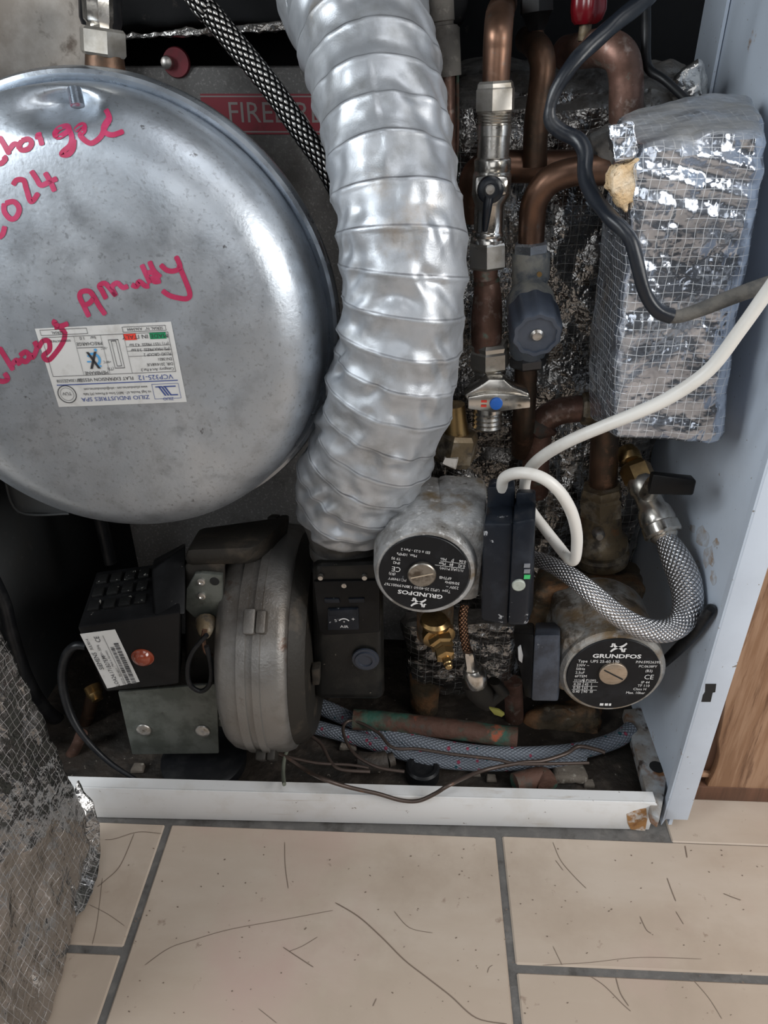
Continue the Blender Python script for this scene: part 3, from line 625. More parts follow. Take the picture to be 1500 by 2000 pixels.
one('pressure_tank', 'dusty off-white rounded tank behind the top of the round vessel', 'tank', mb, TANK)

mb = MB(); mb.tube([V((-.26, .60, .79)), P(360, -40, .575), P(410, 25, .573), P(470, 98, .570), P(530, 172, .566), P(590, 258, .562), P(632, 318, .560), P(668, 385, .560)], [R(P(500, 150, .57), 22)]*8, 24)
one('braided_hose', 'black and silver braided hose running down behind the round vessel rim', 'hose', mb, BRDARK)

# ================================================================== flexible air duct
dp = [(668, -60, .605, 137), (688, 0, .588, 135), (715, 80, .567, 130), (736, 170, .546, 127), (756, 280, .524, 124), (773, 380, .507, 122), (786, 490, .496, 120), (786, 600, .492, 119), (776, 700, .493, 120), (757, 790, .496, 120), (728, 870, .502, 118), (700, 935, .509, 112), (683, 978, .515, 102), (676, 1008, .519, 90)]
pts = [P(u, v, Y) for u, v, Y, r in dp]; rr_ = [R(p, r) for p, (u, v, Y, r) in zip(pts, dp)]
pts.insert(0, V((pts[0].x-.015, pts[0].y+.045, .79))); rr_.insert(0, rr_[0])
def dfn(L, a, s):
    ca, sa = math.cos(a), math.sin(a); low = max(0., (s-.3)/.7)
    wob = .12*noise.noise(V((ca*1.5, sa*1.5, L*18)))
    ph = (L/.0215 + a/(2*math.pi)) % 1.0; d = min(ph, 1-ph); rib = math.exp(-(d/.05)**2); sag = math.cos(d*2*math.pi)
    n1 = noise.noise(V((ca*1.3, sa*1.3, L*42))); n2 = noise.noise(V((ca*2.6+4, sa*2.6, L*75+a*.5)))
    n3 = abs(noise.noise(V((ca*2.3+L*9, sa*2.3+7, L*55+1.4*ca)))); n4 = abs(noise.noise(V((ca*4.2+2, sa*4.2+L*20, L*88))))
    return .0007*rib + .0007*sag + .0024*(.7+low)*n1 + .0011*n2 - .0044*(.40+low)*n3*n3*2.2 - .0010*(.3+low*.7)*n4 + .0012*(.5+low)
dt = Thing('air_duct', 'silver wrinkled flexible air duct hanging in front of the pipes down to the burner', 'duct', pts[-1])
mb = MB(); mb.tube(pts, rr_, 150, 32, cap=False, fn=dfn); dt.part('sleeve', mb, DUCT, ang=80)
mb = MB(); mb.px(.524, [(677, 996, 90), (675, 1018, 83), (672, 1040, 72), (673, 1062, 66), (674, 1084, 64)], seg=48, lobes=(9, .012)); dt.part('gathered_end', mb, DUCTEND, label='dirty gathered cuff of the duct')
mb = MB(); mb.px(.524, [(673, 1058, 67), (673, 1060, 69), (674, 1076, 69), (674, 1079, 67)], seg=40); dt.part('strap', mb, DUCTEND)

# ================================================================== pipes on the right
def pipe(name, label, pts, hw, m, seg=28, sub=8, cat='pipe', group=None):
    q = [P(u, v, Y) for u, v, Y in pts]; h = hw if isinstance(hw, (list, tuple)) else [hw]*len(q)
    mb = MB(); mb.tube(q, [R(p, x) for p, x in zip(q, h)], seg, sub); return one(name, label, cat, mb, m, group)
t = Thing('lagged_pipe', 'dusty vertical pipe with a collar behind the right side of the air duct', 'pipe', P(870, 300, .63))
mb = MB(); mb.px(.625, [(858, -60, 27), (861, 42, 27), (862, 44, 24), (862, 50, 24), (863, 52, 30), (867, 58, 31), (872, 150, 29)]); t.part('lagging', mb, mat('grey_lagging', (.20, .185, .165), .85, 0, [((.09, .08, .07), 40, .45, .65), ((.34, .32, .28), 140, .58, .72)], [(160, .5, .002)]))
mb = MB(); mb.px(.627, [(872, 140, 17), (876, 420, 17)]); t.part('copper_tail', mb, PALECU)
mb = MB(); mb.tube([P(893, 120, .625), P(894, 250, .625), P(891, 360, .625)], .0012, 8); t.part('green_wire', mb, VERDI, label='thin greenish wire beside the pipe')

pipe('copper_pipe', 'upright copper pipe bending back at its top, above the silver isolating valve', [(985, 8, .66), (981, 14, .63), (976, 30, .595), (973, 62, .572), (971, 100, .57), (968, 168, .57)], [25, 26, 28, 28, 28, 26], COPPER)
pipe('copper_pipe', 'brown copper pipe behind the black cable, leading down to the thick horizontal pipe', [(1030, 78, .66), (1040, 84, .63), (1055, 102, .605), (1060, 135, .60), (1054, 190, .60), (1047, 245, .60), (1044, 325, .60)], [24, 25, 26, 25, 24, 24, 24], DARKCU)
pipe('copper_pipe', 'thick copper elbow rising out of the foil below the red valve knob', [(1105, 104, .66), (1140, 98, .635), (1180, 94, .61), (1210, 108, .60), (1222, 145, .60), (1223, 210, .60), (1223, 300, .60)], [30, 32, 34, 34, 33, 33, 33], PALECU)
t = Thing('copper_pipe', 'thick horizontal copper pipe running into the foil wrapped block', 'pipe', P(1060, 330, .61))
mb = MB(); q = [P(u, v, Y) for u, v, Y in ((925, 420, .63), (925, 370, .62), (935, 338, .612), (970, 326, .61), (1080, 326, .61), (1215, 324, .61))]; mb.tube(q, [R(p, 30) for p in q], 28, 8); t.part('pipe_run', mb, COPPER)
mb = MB(); mb.px(.61, [(930, 326, 32), (945, 326, 33), (950, 326, 31)], axis=V((1, 0, 0))); t.part('solder_ring', mb, DARKCU)
pipe('copper_pipe', 'bright copper pipe curving out of the foil wrapped block down to the slate valve', [(1215, 330, .565), (1175, 333, .565), (1125, 335, .565), (1075, 352, .565), (1046, 390, .567), (1039, 430, .57), (1037, 485, .57)], [28, 28, 27, 27, 26, 26, 25], COPPER)
t = Thing('pipe_connector', 'black pipe connector above the brown copper pipe', 'pipe fitting', P(1048, 60, .62))
mb = MB(); mb.px(.62, [(1048, -40, 34), (1048, 24, 34), (1048, 27, 30), (1048, 60, 18)], seg=6); t.part('nut', mb, BLACK)
mb = MB(); mb.px(.62, [(1046, 26, 12), (1048, 60, 13), (1050, 90, 18)]); t.part('stem', mb, DARKCU)
t = Thing('valve_knob', 'dark red plastic valve knob at the top behind the black cable', 'valve', P(1148, 60, .62))
mb = MB(); mb.px(.62, [(1150, -20, 30), (1150, 5, 33), (1149, 20, 33), (1146, 40, 28), (1144, 48, 20)], seg=40, lobes=(6, .10)); t.part('grip', mb, REDK)
mb = MB(); mb.px(.62, [(1144, 46, 12), (1140, 80, 12)]); t.part('stem', mb, OLDBRASS)

# silver isolating valve
t = Thing('isolating_valve', 'nickel isolating valve with a small black lever on the left copper pipe', 'valve', P(955, 520, .57))
mb = MB(); mb.px(.57, [(968, 158, 33), (968, 163, 37), (968, 171, 38), (968, 174, 40), (967, 215, 40), (967, 220, 36)], seg=6, phase=.22); t.part('compression_nut', mb, NUT, ang=20)
mb = MB(); r_ = []
for i in range(9): r_.append((966, 219+i*2.9, 35 if i % 2 else 31.5))
r_ += [(966, 244, 33), (965, 264, 33), (965, 265, 31), (963, 307, 31), (963, 309, 34), (962, 312, 36), (962, 332, 36), (961, 336, 34)]
mb.px(.57, r_); t.part('threaded_sleeve', mb, CHROME)
mb = MB(); mb.px(.57, [(961, 332, 34), (961, 342, 38), (959, 380, 38), (957, 396, 31), (956, 402, 29), (954, 450, 29), (953, 452, 31), (953, 458, 32), (953, 462, 30), (953, 466, 33), (952, 478, 33)], seg=24); 
mb.hexa([P(926, 342, .545), P(996, 342, .545), P(992, 384, .543), P(926, 384, .543), P(928, 342, .575), P(994, 342, .575), P(991, 384, .575), P(928, 384, .575)], .004)
t.part('valve_body', mb, CHROME)
mb = MB(); mb.px(.57, [(952, 472, 37), (952, 476, 39), (952, 518, 39), (951, 523, 34)], seg=6, phase=.1); t.part('compression_nut', mb, NUT, ang=20, label='brassy lower nut')
mb = MB(); c = P(957, 369, .545); d = V((0, -1, 0)); mb.stack([(c, R(c, 25)), (c+d*.004, R(c, 26)), (c+d*.007, R(c, 24)), (c+d*.0085, R(c, 17)), (c+d*.0085, R(c, 13)), (c+d*.0115, R(c, 13))], 28)
mb.tube([P(955, 385, .538), P(952, 405, .537), P(949, 430, .538), P(947, 451, .54)], [R(c, 10), R(c, 9), R(c, 7.5), R(c, 5)], 14); lv = t.part('lever', mb, DUSTRUB)
mb = MB(); c = P(957, 371, .5335); mb.stack([(c+V((0, .002, 0)), R(c, 10)), (c, R(c, 10)), (c-V((0, .0008, 0)), R(c, 8))], 20); sw = t.part('screw', mb, SCREW, lv)
t = Thing('copper_reducer', 'stubby tapered copper piece between the isolating valve and the drain valve', 'pipe fitting', P(950, 680, .57))
mb = MB(); mb.px(.57, [(949, 515, 24), (948, 532, 24), (949, 545, 23), (951, 556, 25), (952, 585, 28), (951, 620, 30), (950, 650, 30), (950, 670, 29), (950, 684, 27)]); t.part('sleeve', mb, PALECU)
mb = MB(); mb.px(.57, [(949, 545, 24.5), (950, 552, 25.5)]); t.part('verdigris_joint', mb, VERDI)
t = Thing('drain_valve', 'nickel drain valve with wing handle and blue dot below the tapered copper piece', 'valve', P(955, 830, .57))
mb = MB(); mb.px(.57, [(957, 668, 34), (957, 674, 38), (957, 682, 36), (957, 686, 39), (957, 714, 39), (957, 718, 36)], seg=6, phase=.3); t.part('compression_nut', mb, NUT, ang=20)
mb = MB(); mb.px(.57, [(957, 716, 30), (957, 720, 31), (957, 722, 29), (957, 726, 31), (957, 729, 29), (957, 738, 30), (955, 741, 36), (954, 772, 34), (954, 800, 30)]+[(952, 800+i*4.3, 30 if i % 2 else 27) for i in range(9)]); t.part('valve_body', mb, CHROME)
mb = MB(); Yh = .538; mb.prism([P(u, v, Yh) for u, v in ((914, 776), (945, 770), (968, 769), (995, 770), (1036, 777), (1036, 797), (1000, 801), (965, 806), (940, 803), (914, 799))], V((0, .004, 0)), .001)
mb.prism([P(u, v, Yh+.004) for u, v in ((906, 772), (940, 752), (955, 741), (985, 741), (1000, 755), (1034, 768), (1036, 780), (965, 790), (914, 785))], V((0, .016, 0)), .002)
hd = t.part('wing_handle', mb, CHROME)
mb = MB(); c = P(969, 788, Yh); mb.stack([(c, R(c, 13)), (c-V((0, .0014, 0)), R(c, 12)), (c-V((0, .002, 0)), R(c, 7))], 24); t.part('blue_dot', mb, BLUED, hd, 'blue plastic dot')
mb = MB(); c = P(945, 788, Yh-.0004); mb.rect(c, V((1, 0, 0)), V((0, 0, 1)), -.0022, -.003, .0022, -.0012); mb.rect(c, V((1, 0, 0)), V((0, 0, 1)), -.0022, .0008, .0022, .0026); t.part('red_mark', mb, REDL, hd)

# slate coloured thermostat valve
t = Thing('thermostatic_valve', 'slate grey round-knobbed valve under the curved copper pipe', 'valve', P(1035, 715, .57))
mb = MB(); mb.px(.57, [(1037, 472, 30), (1037, 476, 35), (1037, 492, 35), (1037, 496, 31)], seg=6, phase=.15); t.part('upper_nut', mb, RIM, ang=20)
mb = MB(); mb.px(.57, [(1037, 492, 34), (1037, 497, 37), (1037, 543, 36), (1035, 550, 34), (1033, 600, 40), (1032, 680, 38), (1031, 700, 30)]); t.part('valve_body', mb, KNOBD)
a, b = P(1034, 582, .566), P(1049, 656, .515); ax = (b-a).normalized(); L_ = (b-a).length
mb = MB(); rs = lambda f: R(a.lerp(b, f), 50)
mb.stack([(a.lerp(b, f), R(a.lerp(b, f), r)) for f, r in ((-.05, 34), (.02, 43), (.12, 47), (.42, 48))], 48); t.part('collar', mb, KNOBD)
mb = MB(); mb.stack([(a.lerp(b, f), R(a.lerp(b, f), r)) for f, r in ((.40, 46), (.42, 49), (.90, 49.5), (.97, 48), (1, 45), (1, 38), (.97, 37.5))], 96, lobes=(10, .035), phase=.3); kb = t.part('knob', mb, KNOB)
mb = MB(); mb.stack([(a.lerp(b, f), R(b, r)) for f, r in ((.955, 38), (.96, 37))], 40); t.part('knob_cap', mb, KFACE, kb)
mb = MB(); mb.stack([(a.lerp(b, .95), R(b, 13)), (a.lerp(b, .99), R(b, 13)), (a.lerp(b, 1.02), R(b, 9)), (a.lerp(b, 1.01), R(b, 4))], 22); t.part('screw', mb, SCREW, kb)
mb = MB(); c = P(1053, 535, .546); mb.stack([(c, R(c, 5)), (c-V((0, .002, 0)), R(c, 5))], 14); t.part('brass_pin', mb, BRASS)
mb = MB(); mb.px(.57, [(1031, 692, 32), (1031, 698, 37), (1031, 712, 36), (1031, 716, 30)], seg=6, phase=.4); t.part('lower_nut', mb, mat('dark_steel', (.10, .10, .105), .4, .7))
pipe('copper_pipe', 'short rusty pipe hanging below the slate grey valve', [(1027, 712, .575), (1026, 760, .575), (1022, 830, .58), (1020, 880, .60)], 22, DARKCU)

# tee, union and lower run
t = Thing('elbow_pipe', 'tarnished copper elbow joining the brass nut beside the foil wrapped block', 'pipe', P(1060, 870, .59))
mb = MB(); q = [P(u, v, Y) for u, v, Y in ((1185, 798, .59), (1140, 798, .59), (1095, 803, .59), (1062, 822, .59), (1050, 860, .595), (1046, 910, .60), (1045, 960, .61))]; mb.tube(q, [R(p, 26) for p in q], 28, 8); t.part('pipe_run', mb, PALECU)
mb = MB(); mb.px(.59, [(1036, 838, 24), (1040, 836, 29), (1066, 828, 29), (1072, 826, 24)], axis=V((.5, 0, .5))); t.part('corroded_collar', mb, VERDI)
t = Thing('brass_nut', 'old brass hexagon nut on the copper elbow beside the foil wrapped block', 'pipe fitting', P(1157, 830, .585))
mb = MB(); mb.px(.585, [(1135, 798, 28), (1140, 798, 32), (1172, 798, 32), (1176, 798, 29)], axis=V((1, 0, 0)), seg=6, phase=.2); t.part('nut', mb, OLDBRASS, ang=20)
mb = MB(); mb.px(.585, [(1174, 798, 23), (1194, 800, 24)], axis=V((1, 0, 0))); t.part('ferrule', mb, BRASS)
pipe('copper_pipe', 'dark upright pipe dropping from the foil wrapped block to the corroded union', [(1182, 800, .585), (1180, 880, .585), (1176, 975, .585)], [27, 27, 28], DARKCU)
t = Thing('pipe_union', 'corroded brass union above the lower pump', 'pipe fitting', P(1174, 1095, .575))
mb = MB(); mb.px(.58, [(1175, 950, 38), (1175, 958, 41), (1175, 966, 38), (1174, 970, 44), (1174, 1000, 43), (1174, 1004, 36)], seg=6, phase=.25); t.part('nut', mb, OLDBRASS)
mb = MB(); mb.px(.58, [(1174, 998, 36), (1174, 1010, 38), (1173, 1040, 40), (1173, 1048, 46), (1174, 1052, 50), (1174, 1066, 52), (1174, 1070, 47), (1174, 1074, 47), (1175, 1078, 52), (1175, 1094, 50)]); vb = t.part('union_body', mb, OLDBRASS)
mb = MB(); c = P(1170, 1046, .556); mb.stack([(c+V((0, .006, 0)), R(c, 12)), (c, R(c, 12)), (c-V((0, .003, 0)), R(c, 7))], 14); t.part('screw', mb, SCREW, vb)
t = Thing('brass_union', 'brass hexagon union with white thread tape beside the lower end of the air duct', 'pipe fitting', P(890, 910, .575))
mb = MB(); mb.px(.575, [(886, 790, 22), (888, 822, 24), (890, 846, 27)]); t.part('neck', mb, BRASS)
mb = MB(); mb.px(.575, [(897, 842, 34), (896, 850, 40), (888, 892, 42), (886, 902, 36)], seg=6, phase=.3); t.part('nut', mb, OLDBRASS, ang=20)
mb = MB(); mb.crumple([P(868, 892, .555), P(896, 894, .555), P(890, 918, .553), P(862, 906, .553), P(868, 892, .568), P(900, 890, .57), P(890, 916, .57), P(862, 906, .568)], 5, .002, 200, .001); t.part('thread_tape', mb, PTFE, label='shred of white thread tape')

# ================================================================== foil wrapped block
F = [P(1234, 300, .484), P(1496, 268, .490), P(1410, 868, .484), P(1196, 862, .484), P(1190, 232, .568), V((.231, .60, .573)), V((.230, .60, .352)), P(1142, 820, .565)]
t = Thing('foil_wrapped_block', 'large foil wrapped insulated block with scrim mesh on the right', 'insulation', F[2])
mb = MB(); mb.crumple(F, 90, .0012, 42, .008, 11, amp2=.0035, sc2=16)
for q in mb.bm.verts:
    z = (q.co.z-.36)/.21
    if z > .62:
        f = (z-.62)/.38; sx_ = max(0, math.sin(max(0, min(1, (q.co.x-.10)/.14))*math.pi)); q.co.z += .010*f*f*sx_
        q.co.y += -.005*math.sin(max(0, min(1, (z-.62)/.45))*math.pi) + .0025*math.sin(q.co.z*420+q.co.x*90)*f
mb.boxuv(); BB = BVHTree.FromBMesh(mb.bm); t.part('foil_cover', mb, FOILB)
mb = MB(); po = [P(u, v, .483) for u, v in ((1256, 308), (1240, 312), (1222, 322), (1204, 326), (1193, 345), (1192, 372), (1204, 388), (1208, 404), (1224, 413), (1232, 394), (1246, 390), (1253, 384), (1251, 350))]
mb.prism(po, V((0, .014, 0)), .002); bmesh.ops.triangulate(mb.bm, faces=mb.bm.faces); bmesh.ops.subdivide_edges(mb.bm, edges=mb.bm.edges, cuts=4)
mb.bm.normal_update()
for q in mb.bm.verts: q.co += q.normal*noise.noise(q.co*260)*.0022 - V((0, .003, 0))*max(0, noise.noise(q.co*70)+.4)
t.part('mineral_wool', mb, WOOL, label='tan mineral wool bulging out of the torn corner')
mb = MB(); mb.crumple([P(1186, 244, .487), P(1236, 236, .483), P(1250, 300, .481), P(1202, 318, .483), P(1186, 244, .489), P(1236, 236, .485), P(1250, 300, .483), P(1202, 318, .485)], 8, .002, 110, .0006, 3); mb.boxuv(); t.part('torn_flap', mb, FOILB, label='torn flap of foil')
mb = MB(); mb.crumple([P(1150, 262, .56), P(1192, 244, .555), P(1200, 330, .555), P(1176, 345, .56), P(1150, 262, .58), P(1192, 244, .58), P(1200, 330, .58), P(1176, 345, .58)], 8, .003, 90, .003, 6); t.part('inner_sleeve', mb, mat('burnt_sleeve', (.18, .165, .15), .7, .1, [((.05, .05, .05), 40, .4, .6)], [(200, .5, .002)]))

# ================================================================== ball valve and filling hose
t = Thing('ball_valve', 'shiny ball valve with a black plastic lever beside the right wall', 'valve', P(1290, 1040, .52))
mb = MB(); mb.px(.56, [(1222, 876, 17, .60), (1228, 890, 23, .592), (1232, 902, 23, .588), (1234, 908, 16, .586)]); mb.px(.56, [(1236, 905, 24, .584), (1240, 914, 31, .58), (1250, 938, 31, .572), (1254, 944, 25, .57)], seg=6, phase=.3); t.part('brass_coupling', mb, BRASS)
a, b = P(1250, 935, .572), P(1297, 1046, .532); l = lambda f: a.lerp(b, f)
mb = MB(); mb.stack([(l(f), R(l(f), r)) for f, r in ((0, 26), (.08, 29), (.22, 29), (.28, 25), (.50, 26), (.56, 31), (.62, 33), (.74, 35), (.80, 33), (.82, 36), (.97, 37), (1, 33))], 28); 
mb.stack([(l(.30), R(a, 17)), (P(1278, 945, .520), R(a, 16)), (P(1286, 946, .500), R(a, 11))], 18); t.part('valve_body', mb, CHROME)
mb = MB(); mb.stack([(l(.98), R(b, 26)), (l(1.02), R(b, 27)), (l(1.05), R(b, 24)), (l(1.09), R(b, 20))], 24); t.part('end_nut', mb, CHROME)
mb = MB(); mb.hexa([P(1275, 926, .490), P(1361, 938, .486), P(1354, 968, .486), P(1266, 966, .490), P(1270, 920, .512), P(1352, 928, .508), P(1348, 955, .508), P(1264, 954, .512)], .0016); t.part('lever', mb, BLACK)
hp = [(1298, 1048, .53, 17), (1307, 1066, .522, 24), (1322, 1095, .51, 29), (1338, 1135, .497, 31), (1343, 1180, .483, 29), (1330, 1215, .471, 25), (1300, 1232, .463, 23), (1258, 1228, .458, 22), (1205, 1200, .46, 21), (1155, 1158, .468, 20), (1110, 1122, .482, 18), (1065, 1098, .50, 16), (1020, 1086, .52, 15), (985, 1082, .535, 15)]
q = [P(u, v, Y) for u, v, Y, r in hp]; mb = MB(); mb.tube(q, [R(p, h[3]) for p, h in zip(q, hp)], 28, 10)
one('filling_hose', 'shiny steel braided hose looping over the lower pump from the ball valve', 'hose', mb, BRSILV)

# ================================================================== pumps
def pump_label(t, disc, c, r, rot, lines, logo_s, gsize=.150):
    """c centre of plate face, r plate radius"""
    ex = V((math.cos(rot), 0, math.sin(rot))); ey = V((-math.sin(rot), 0, math.cos(rot)))
    o = c-V((0, .0002, 0)); mb = MB()
    mb.text('GRUNDFOS', gsize*r, o, ex, ey, 0, .535*r, xs=1.28, th=.0003, bold=.028)
    for d in (0,):   # crossed propeller mark
        def arc(x0, y0, x1, y1, bow, wd):
            n = 9; A, B_ = [], []
            for i in range(n):
                f = i/(n-1); dx, dy = x1-x0, y1-y0; l_ = math.hypot(dx, dy); nx, ny = -dy/l_, dx/l_
                s = bow*math.sin(f*math.pi*2); w_ = wd*(.75+.25*math.sin(f*math.pi))
                A.append(o+ex*(x0+dx*f+nx*(s+w_))*r+ey*(y0+dy*f+ny*(s+w_))*r); B_.append(o+ex*(x0+dx*f+nx*(s-w_))*r+ey*(y0+dy*f+ny*(s-w_))*r)
            k_ = ex.cross(ey)*.0003
            mb.strip([p+k_ for p in A], [p+k_ for p in B_])
        arc(-.15, .66, .16, .90, .02, .028); arc(.10, .665, -.10, .885, -.03, .028); arc(-.17, .80, -.10, .885, -.02, .022); arc(.17, .75, .10, .665, -.02, .022)
    for body, x, y, h, al in lines: mb.text(body, h*r*1.1, o, ex, ey, x*r, y*r, al, .92, th=.0003)
    for x0, y0, x1, y1 in logo_s: mb.rect(o, ex, ey, x0*r, y0*r, x1*r, y1*r, .0003)
    return t.part('printed_text', mb, PWHITE, disc)

# upper pump
pt1 = Thing('circulation_pump', 'upper grey pump with upside-down black nameplate and terminal box on its right', 'pump', P(830, 1215, .47))
c1 = P(831, 1120, .452); R1 = R(c1, 100); yv = V((0, 1, 0))
mb = MB(); mb.stack([(c1+yv*d, R1*r) for d, r in ((.0012, .86), (0, .885), (0, .955), (.0022, 1.0), (.010, 1.03), (.035, 1.06), (.060, 1.08), (.078, 1.06), (.086, .95))], 56)
mb.hexa([c1+V((.008, .010, .040)), c1+V((.0445, .010, .036)), c1+V((.0425, .008, -.032)), c1+V((.012, .010, -.036)), c1+V((.008, .082, .043)), c1+V((.0485, .080, .042)), c1+V((.048, .08, -.03)), c1+V((.012, .082, -.036))], .007)
st = pt1.part('motor_housing', mb, ALU)
mb = MB(); c = c1+V((-.0012, -.0002, 0)); rp = R(c1, 88); mb.stack([(c+V((0, .003, 0)), rp), (c-V((0, .0006, 0)), rp), (c-V((0, .0011, 0)), rp*.985)], 56); npl = pt1.part('nameplate', mb, PLATE, st, 'round black nameplate, upside down')
pump_label(pt1, npl, c-V((0, .0011, 0)), rp, rad(173), [('Type  UPS2 25-40/60 130', -.16, .37, .095, 'CENTER'), ('P/N:99001767', .56, .37, .095, 'CENTER'), ('230V ~', -.82, .24, .095, 'LEFT'), ('50/60Hz', -.82, .12, .095, 'LEFT'), ('6FTHB', -.62, .01, .095, 'LEFT'), ('PC:1949FY', .36, .21, .09, 'LEFT'), ('(B3)', .62, .08, .09, 'LEFT'),
   ('CE', .52, -.06, .17, 'LEFT'), ('IP42', .56, -.23, .09, 'LEFT'), ('TF 95', .56, -.34, .09, 'LEFT'), ('Max. 10MPa', .22, -.47, .09, 'LEFT'), ('EEI ≤ 0.23 - Part 2', -.05, -.60, .085, 'LEFT'), ('I1/1(A)  P1(W)', -.84, -.24, .085, 'LEFT'), ('0.42    48   Max', -.86, -.36, .09, 'LEFT'), ('0.06     7    Min', -.86, -.48, .09, 'LEFT')],
   [(-.86, -.305, -.2, -.295), (-.86, -.425, -.3, -.415), (-.585, -.52, -.575, -.2)])
mb = MB(); cp = P(824, 1120, .4505); rq = R(cp, 28); mb.stack([(cp+yv*.003, rq), (cp-yv*.0022, rq), (cp-yv*.003, rq*.92)], 32); pl = pt1.part('bleed_plug', mb, mat('grimy_plug', (.30, .28, .25), .35, .9, [((.12, .10, .08), 120, .45, .6)]), st, 'shiny slotted plug')
mb = MB(); d = V((.95, 0, .26)).normalized(); n_ = V((-d.z, 0, d.x)); k_ = cp-yv*.0031; mb.prism([k_+d*rq*.8+n_*.0005, k_+d*rq*.8-n_*.0005, k_-d*rq*.8-n_*.0005, k_-d*rq*.8+n_*.0005], -yv*.0003); pt1.part('slot', mb, mat('slot_edge', (.75, .68, .58), .3, .9), pl)
# terminal box
mb = MB()
mb.hexa([P(944, 1022, .447), P(1003, 1022, .443), P(992, 1222, .443), P(938, 1212, .447), P(952, 972, .492), P(1004, 972, .49), P(1000, 1195, .49), P(946, 1190, .492)], .003)
mb.hexa([P(1001, 1020, .440), P(1045, 1012, .441), P(1031, 1222, .441), P(991, 1222, .440), P(1006, 966, .49), P(1047, 960, .49), P(1042, 1190, .49), P(1000, 1192, .49)], .003)
tb = pt1.part('terminal_box', mb, TBOX)
mb = MB(); mb.hexa([P(952, 950, .476), P(1006, 950, .474), P(1006, 1004, .474), P(950, 1004, .476), P(956, 932, .494), P(1006, 932, .492), P(1006, 985, .492), P(954, 985, .494)], .003); mb.hexa([P(1008, 962, .470), P(1046, 962, .470), P(1046, 1004, .470), P(1008, 1004, .470), P(1010, 955, .492), P(1046, 955, .492), P(1046, 985, .492), P(1010, 985, .492)], .002)
pt1.part('cable_plug', mb, TBOX, tb)
for v, m in ((1106, GREYP), (1117, GREYP), (1128, LEDG)):
    mb = MB(); mb.prism([P(u, w_, .4398) for u, w_ in ((1024, v-4), (1036, v-4), (1035, v+3), (1023, v+3))], V((0, .001, 0))); pt1.part('indicator_light', mb, m, tb)
mb = MB(); c = P(1013, 1143, .4395); mb.stack([(c+yv*.002, R(c, 13)), (c-yv*.0006, R(c, 13)), (c-yv*.0012, R(c, 11))], 28); pt1.part('speed_button', mb, BUTTON, tb, 'round pale grey push button')
mb = MB(); c = c1+V((.004, .05, -.02)); mb.px(.52, [(850, 1160, 36), (850, 1240, 36)]); pt1.part('outlet_flange', mb, RUSTBODY)
mb = MB(); mb.px(.475, [(848, 1208, 26, .49), (850, 1214, 30, .49), (852, 1222, 26, .49)], axis=V((0, 0, 1))); pt1.part('brass_flange', mb, BRASS)

# lower pump
pt2 = Thing('circulation_pump', 'lower dark pump with upright black nameplate and terminal box on its left', 'pump', P(1195, 1385, .47))
c2 = P(1197, 1316, .462); R2 = R(c2, 102)
mb = MB(); mb.stack([(c2+yv*d, R2*r) for d, r in ((.0012, .86), (0, .87), (0, .93), (.003, 1.0), (.012, 1.02), (.040, 1.03), (.070, 1.04), (.078, .95))], 56)
mb.hexa([c2+V((-.043, .006, .030)), c2+V((-.012, .006, .039)), c2+V((-.012, .006, -.036)), c2+V((-.043, .006, -.026)), c2+V((-.043, .07, .032)), c2+V((-.012, .07, .042)), c2+V((-.012, .07, -.036)), c2+V((-.043, .07, -.026))], .006)
st2 = pt2.part('motor_housing', mb, ALUDIRT)
mb = MB(); mb.crumple([P(1046, 1150, .53), P(1268, 1150, .53), c2+V((.030, .07, -.03)), c2+V((-.06, .07, -.03)), P(1060, 1092, .60), P(1250, 1092, .60), c2+V((.030, .12, -.03)), c2+V((-.06, .12, -.03))], 20, .0014, 80, .008, 5, ridged=False); pt2.part('pump_body', mb, RUSTBODY, label='rusty pump casing')
mb = MB(); c = c2-yv*.0002; rp = R(c2, 90); mb.stack([(c+yv*.003, rp), (c-yv*.0006, rp), (c-yv*.0011, rp*.985)], 56); npl = pt2.part('nameplate', mb, PLATE, st2, 'round black nameplate, upright')
pump_label(pt2, npl, c-yv*.0011, rp, rad(1.0), [('Type  UPS 25-60 130', -.80, .385, .10, 'LEFT'), ('P/N:59526395', .42, .385, .09, 'LEFT'), ('PC:0638FY', .50, .265, .085, 'LEFT'), ('230V ~', -.82, .27, .09, 'LEFT'), ('50Hz', -.82, .165, .09, 'LEFT'), ('2.5uF', -.82, .06, .09, 'LEFT'), ('6FTEM', -.82, -.045, .09, 'LEFT'), ('I1/1(A) P1(W)', -.82, -.16, .08, 'LEFT'), ('0.20   45  I', -.82, -.275, .09, 'LEFT'), ('0.30   65  II', -.82, -.385, .09, 'LEFT'), ('0.40   90  III', -.82, -.495, .09, 'LEFT'),
   ('(B3)', .66, .14, .09, 'LEFT'), ('CE', .66, -.04, .17, 'LEFT'), ('IP 44', .62, -.19, .09, 'LEFT'), ('TF 110', .56, -.29, .09, 'LEFT'), ('Class H', .48, -.39, .09, 'LEFT'), ('Max. 10bar', .34, -.50, .09, 'LEFT')],
   [(-.84, -.215, -.3, -.205), (-.84, -.335, -.3, -.325), (-.84, -.445, -.3, -.435), (-.62, -.54, -.61, -.10), (-.18, -.90, -.10, -.83), (-.07, -.90, .0, -.83), (.02, -.90, .07, -.83)])
mb = MB(); cp = P(1197, 1314, .4605); rq = R(cp, 27); mb.stack([(cp+yv*.003, rq), (cp-yv*.0018, rq), (cp-yv*.0024, rq*.93)], 32); pl = pt2.part('bleed_plug', mb, TANSCREW, st2, 'tan metal slotted plug')
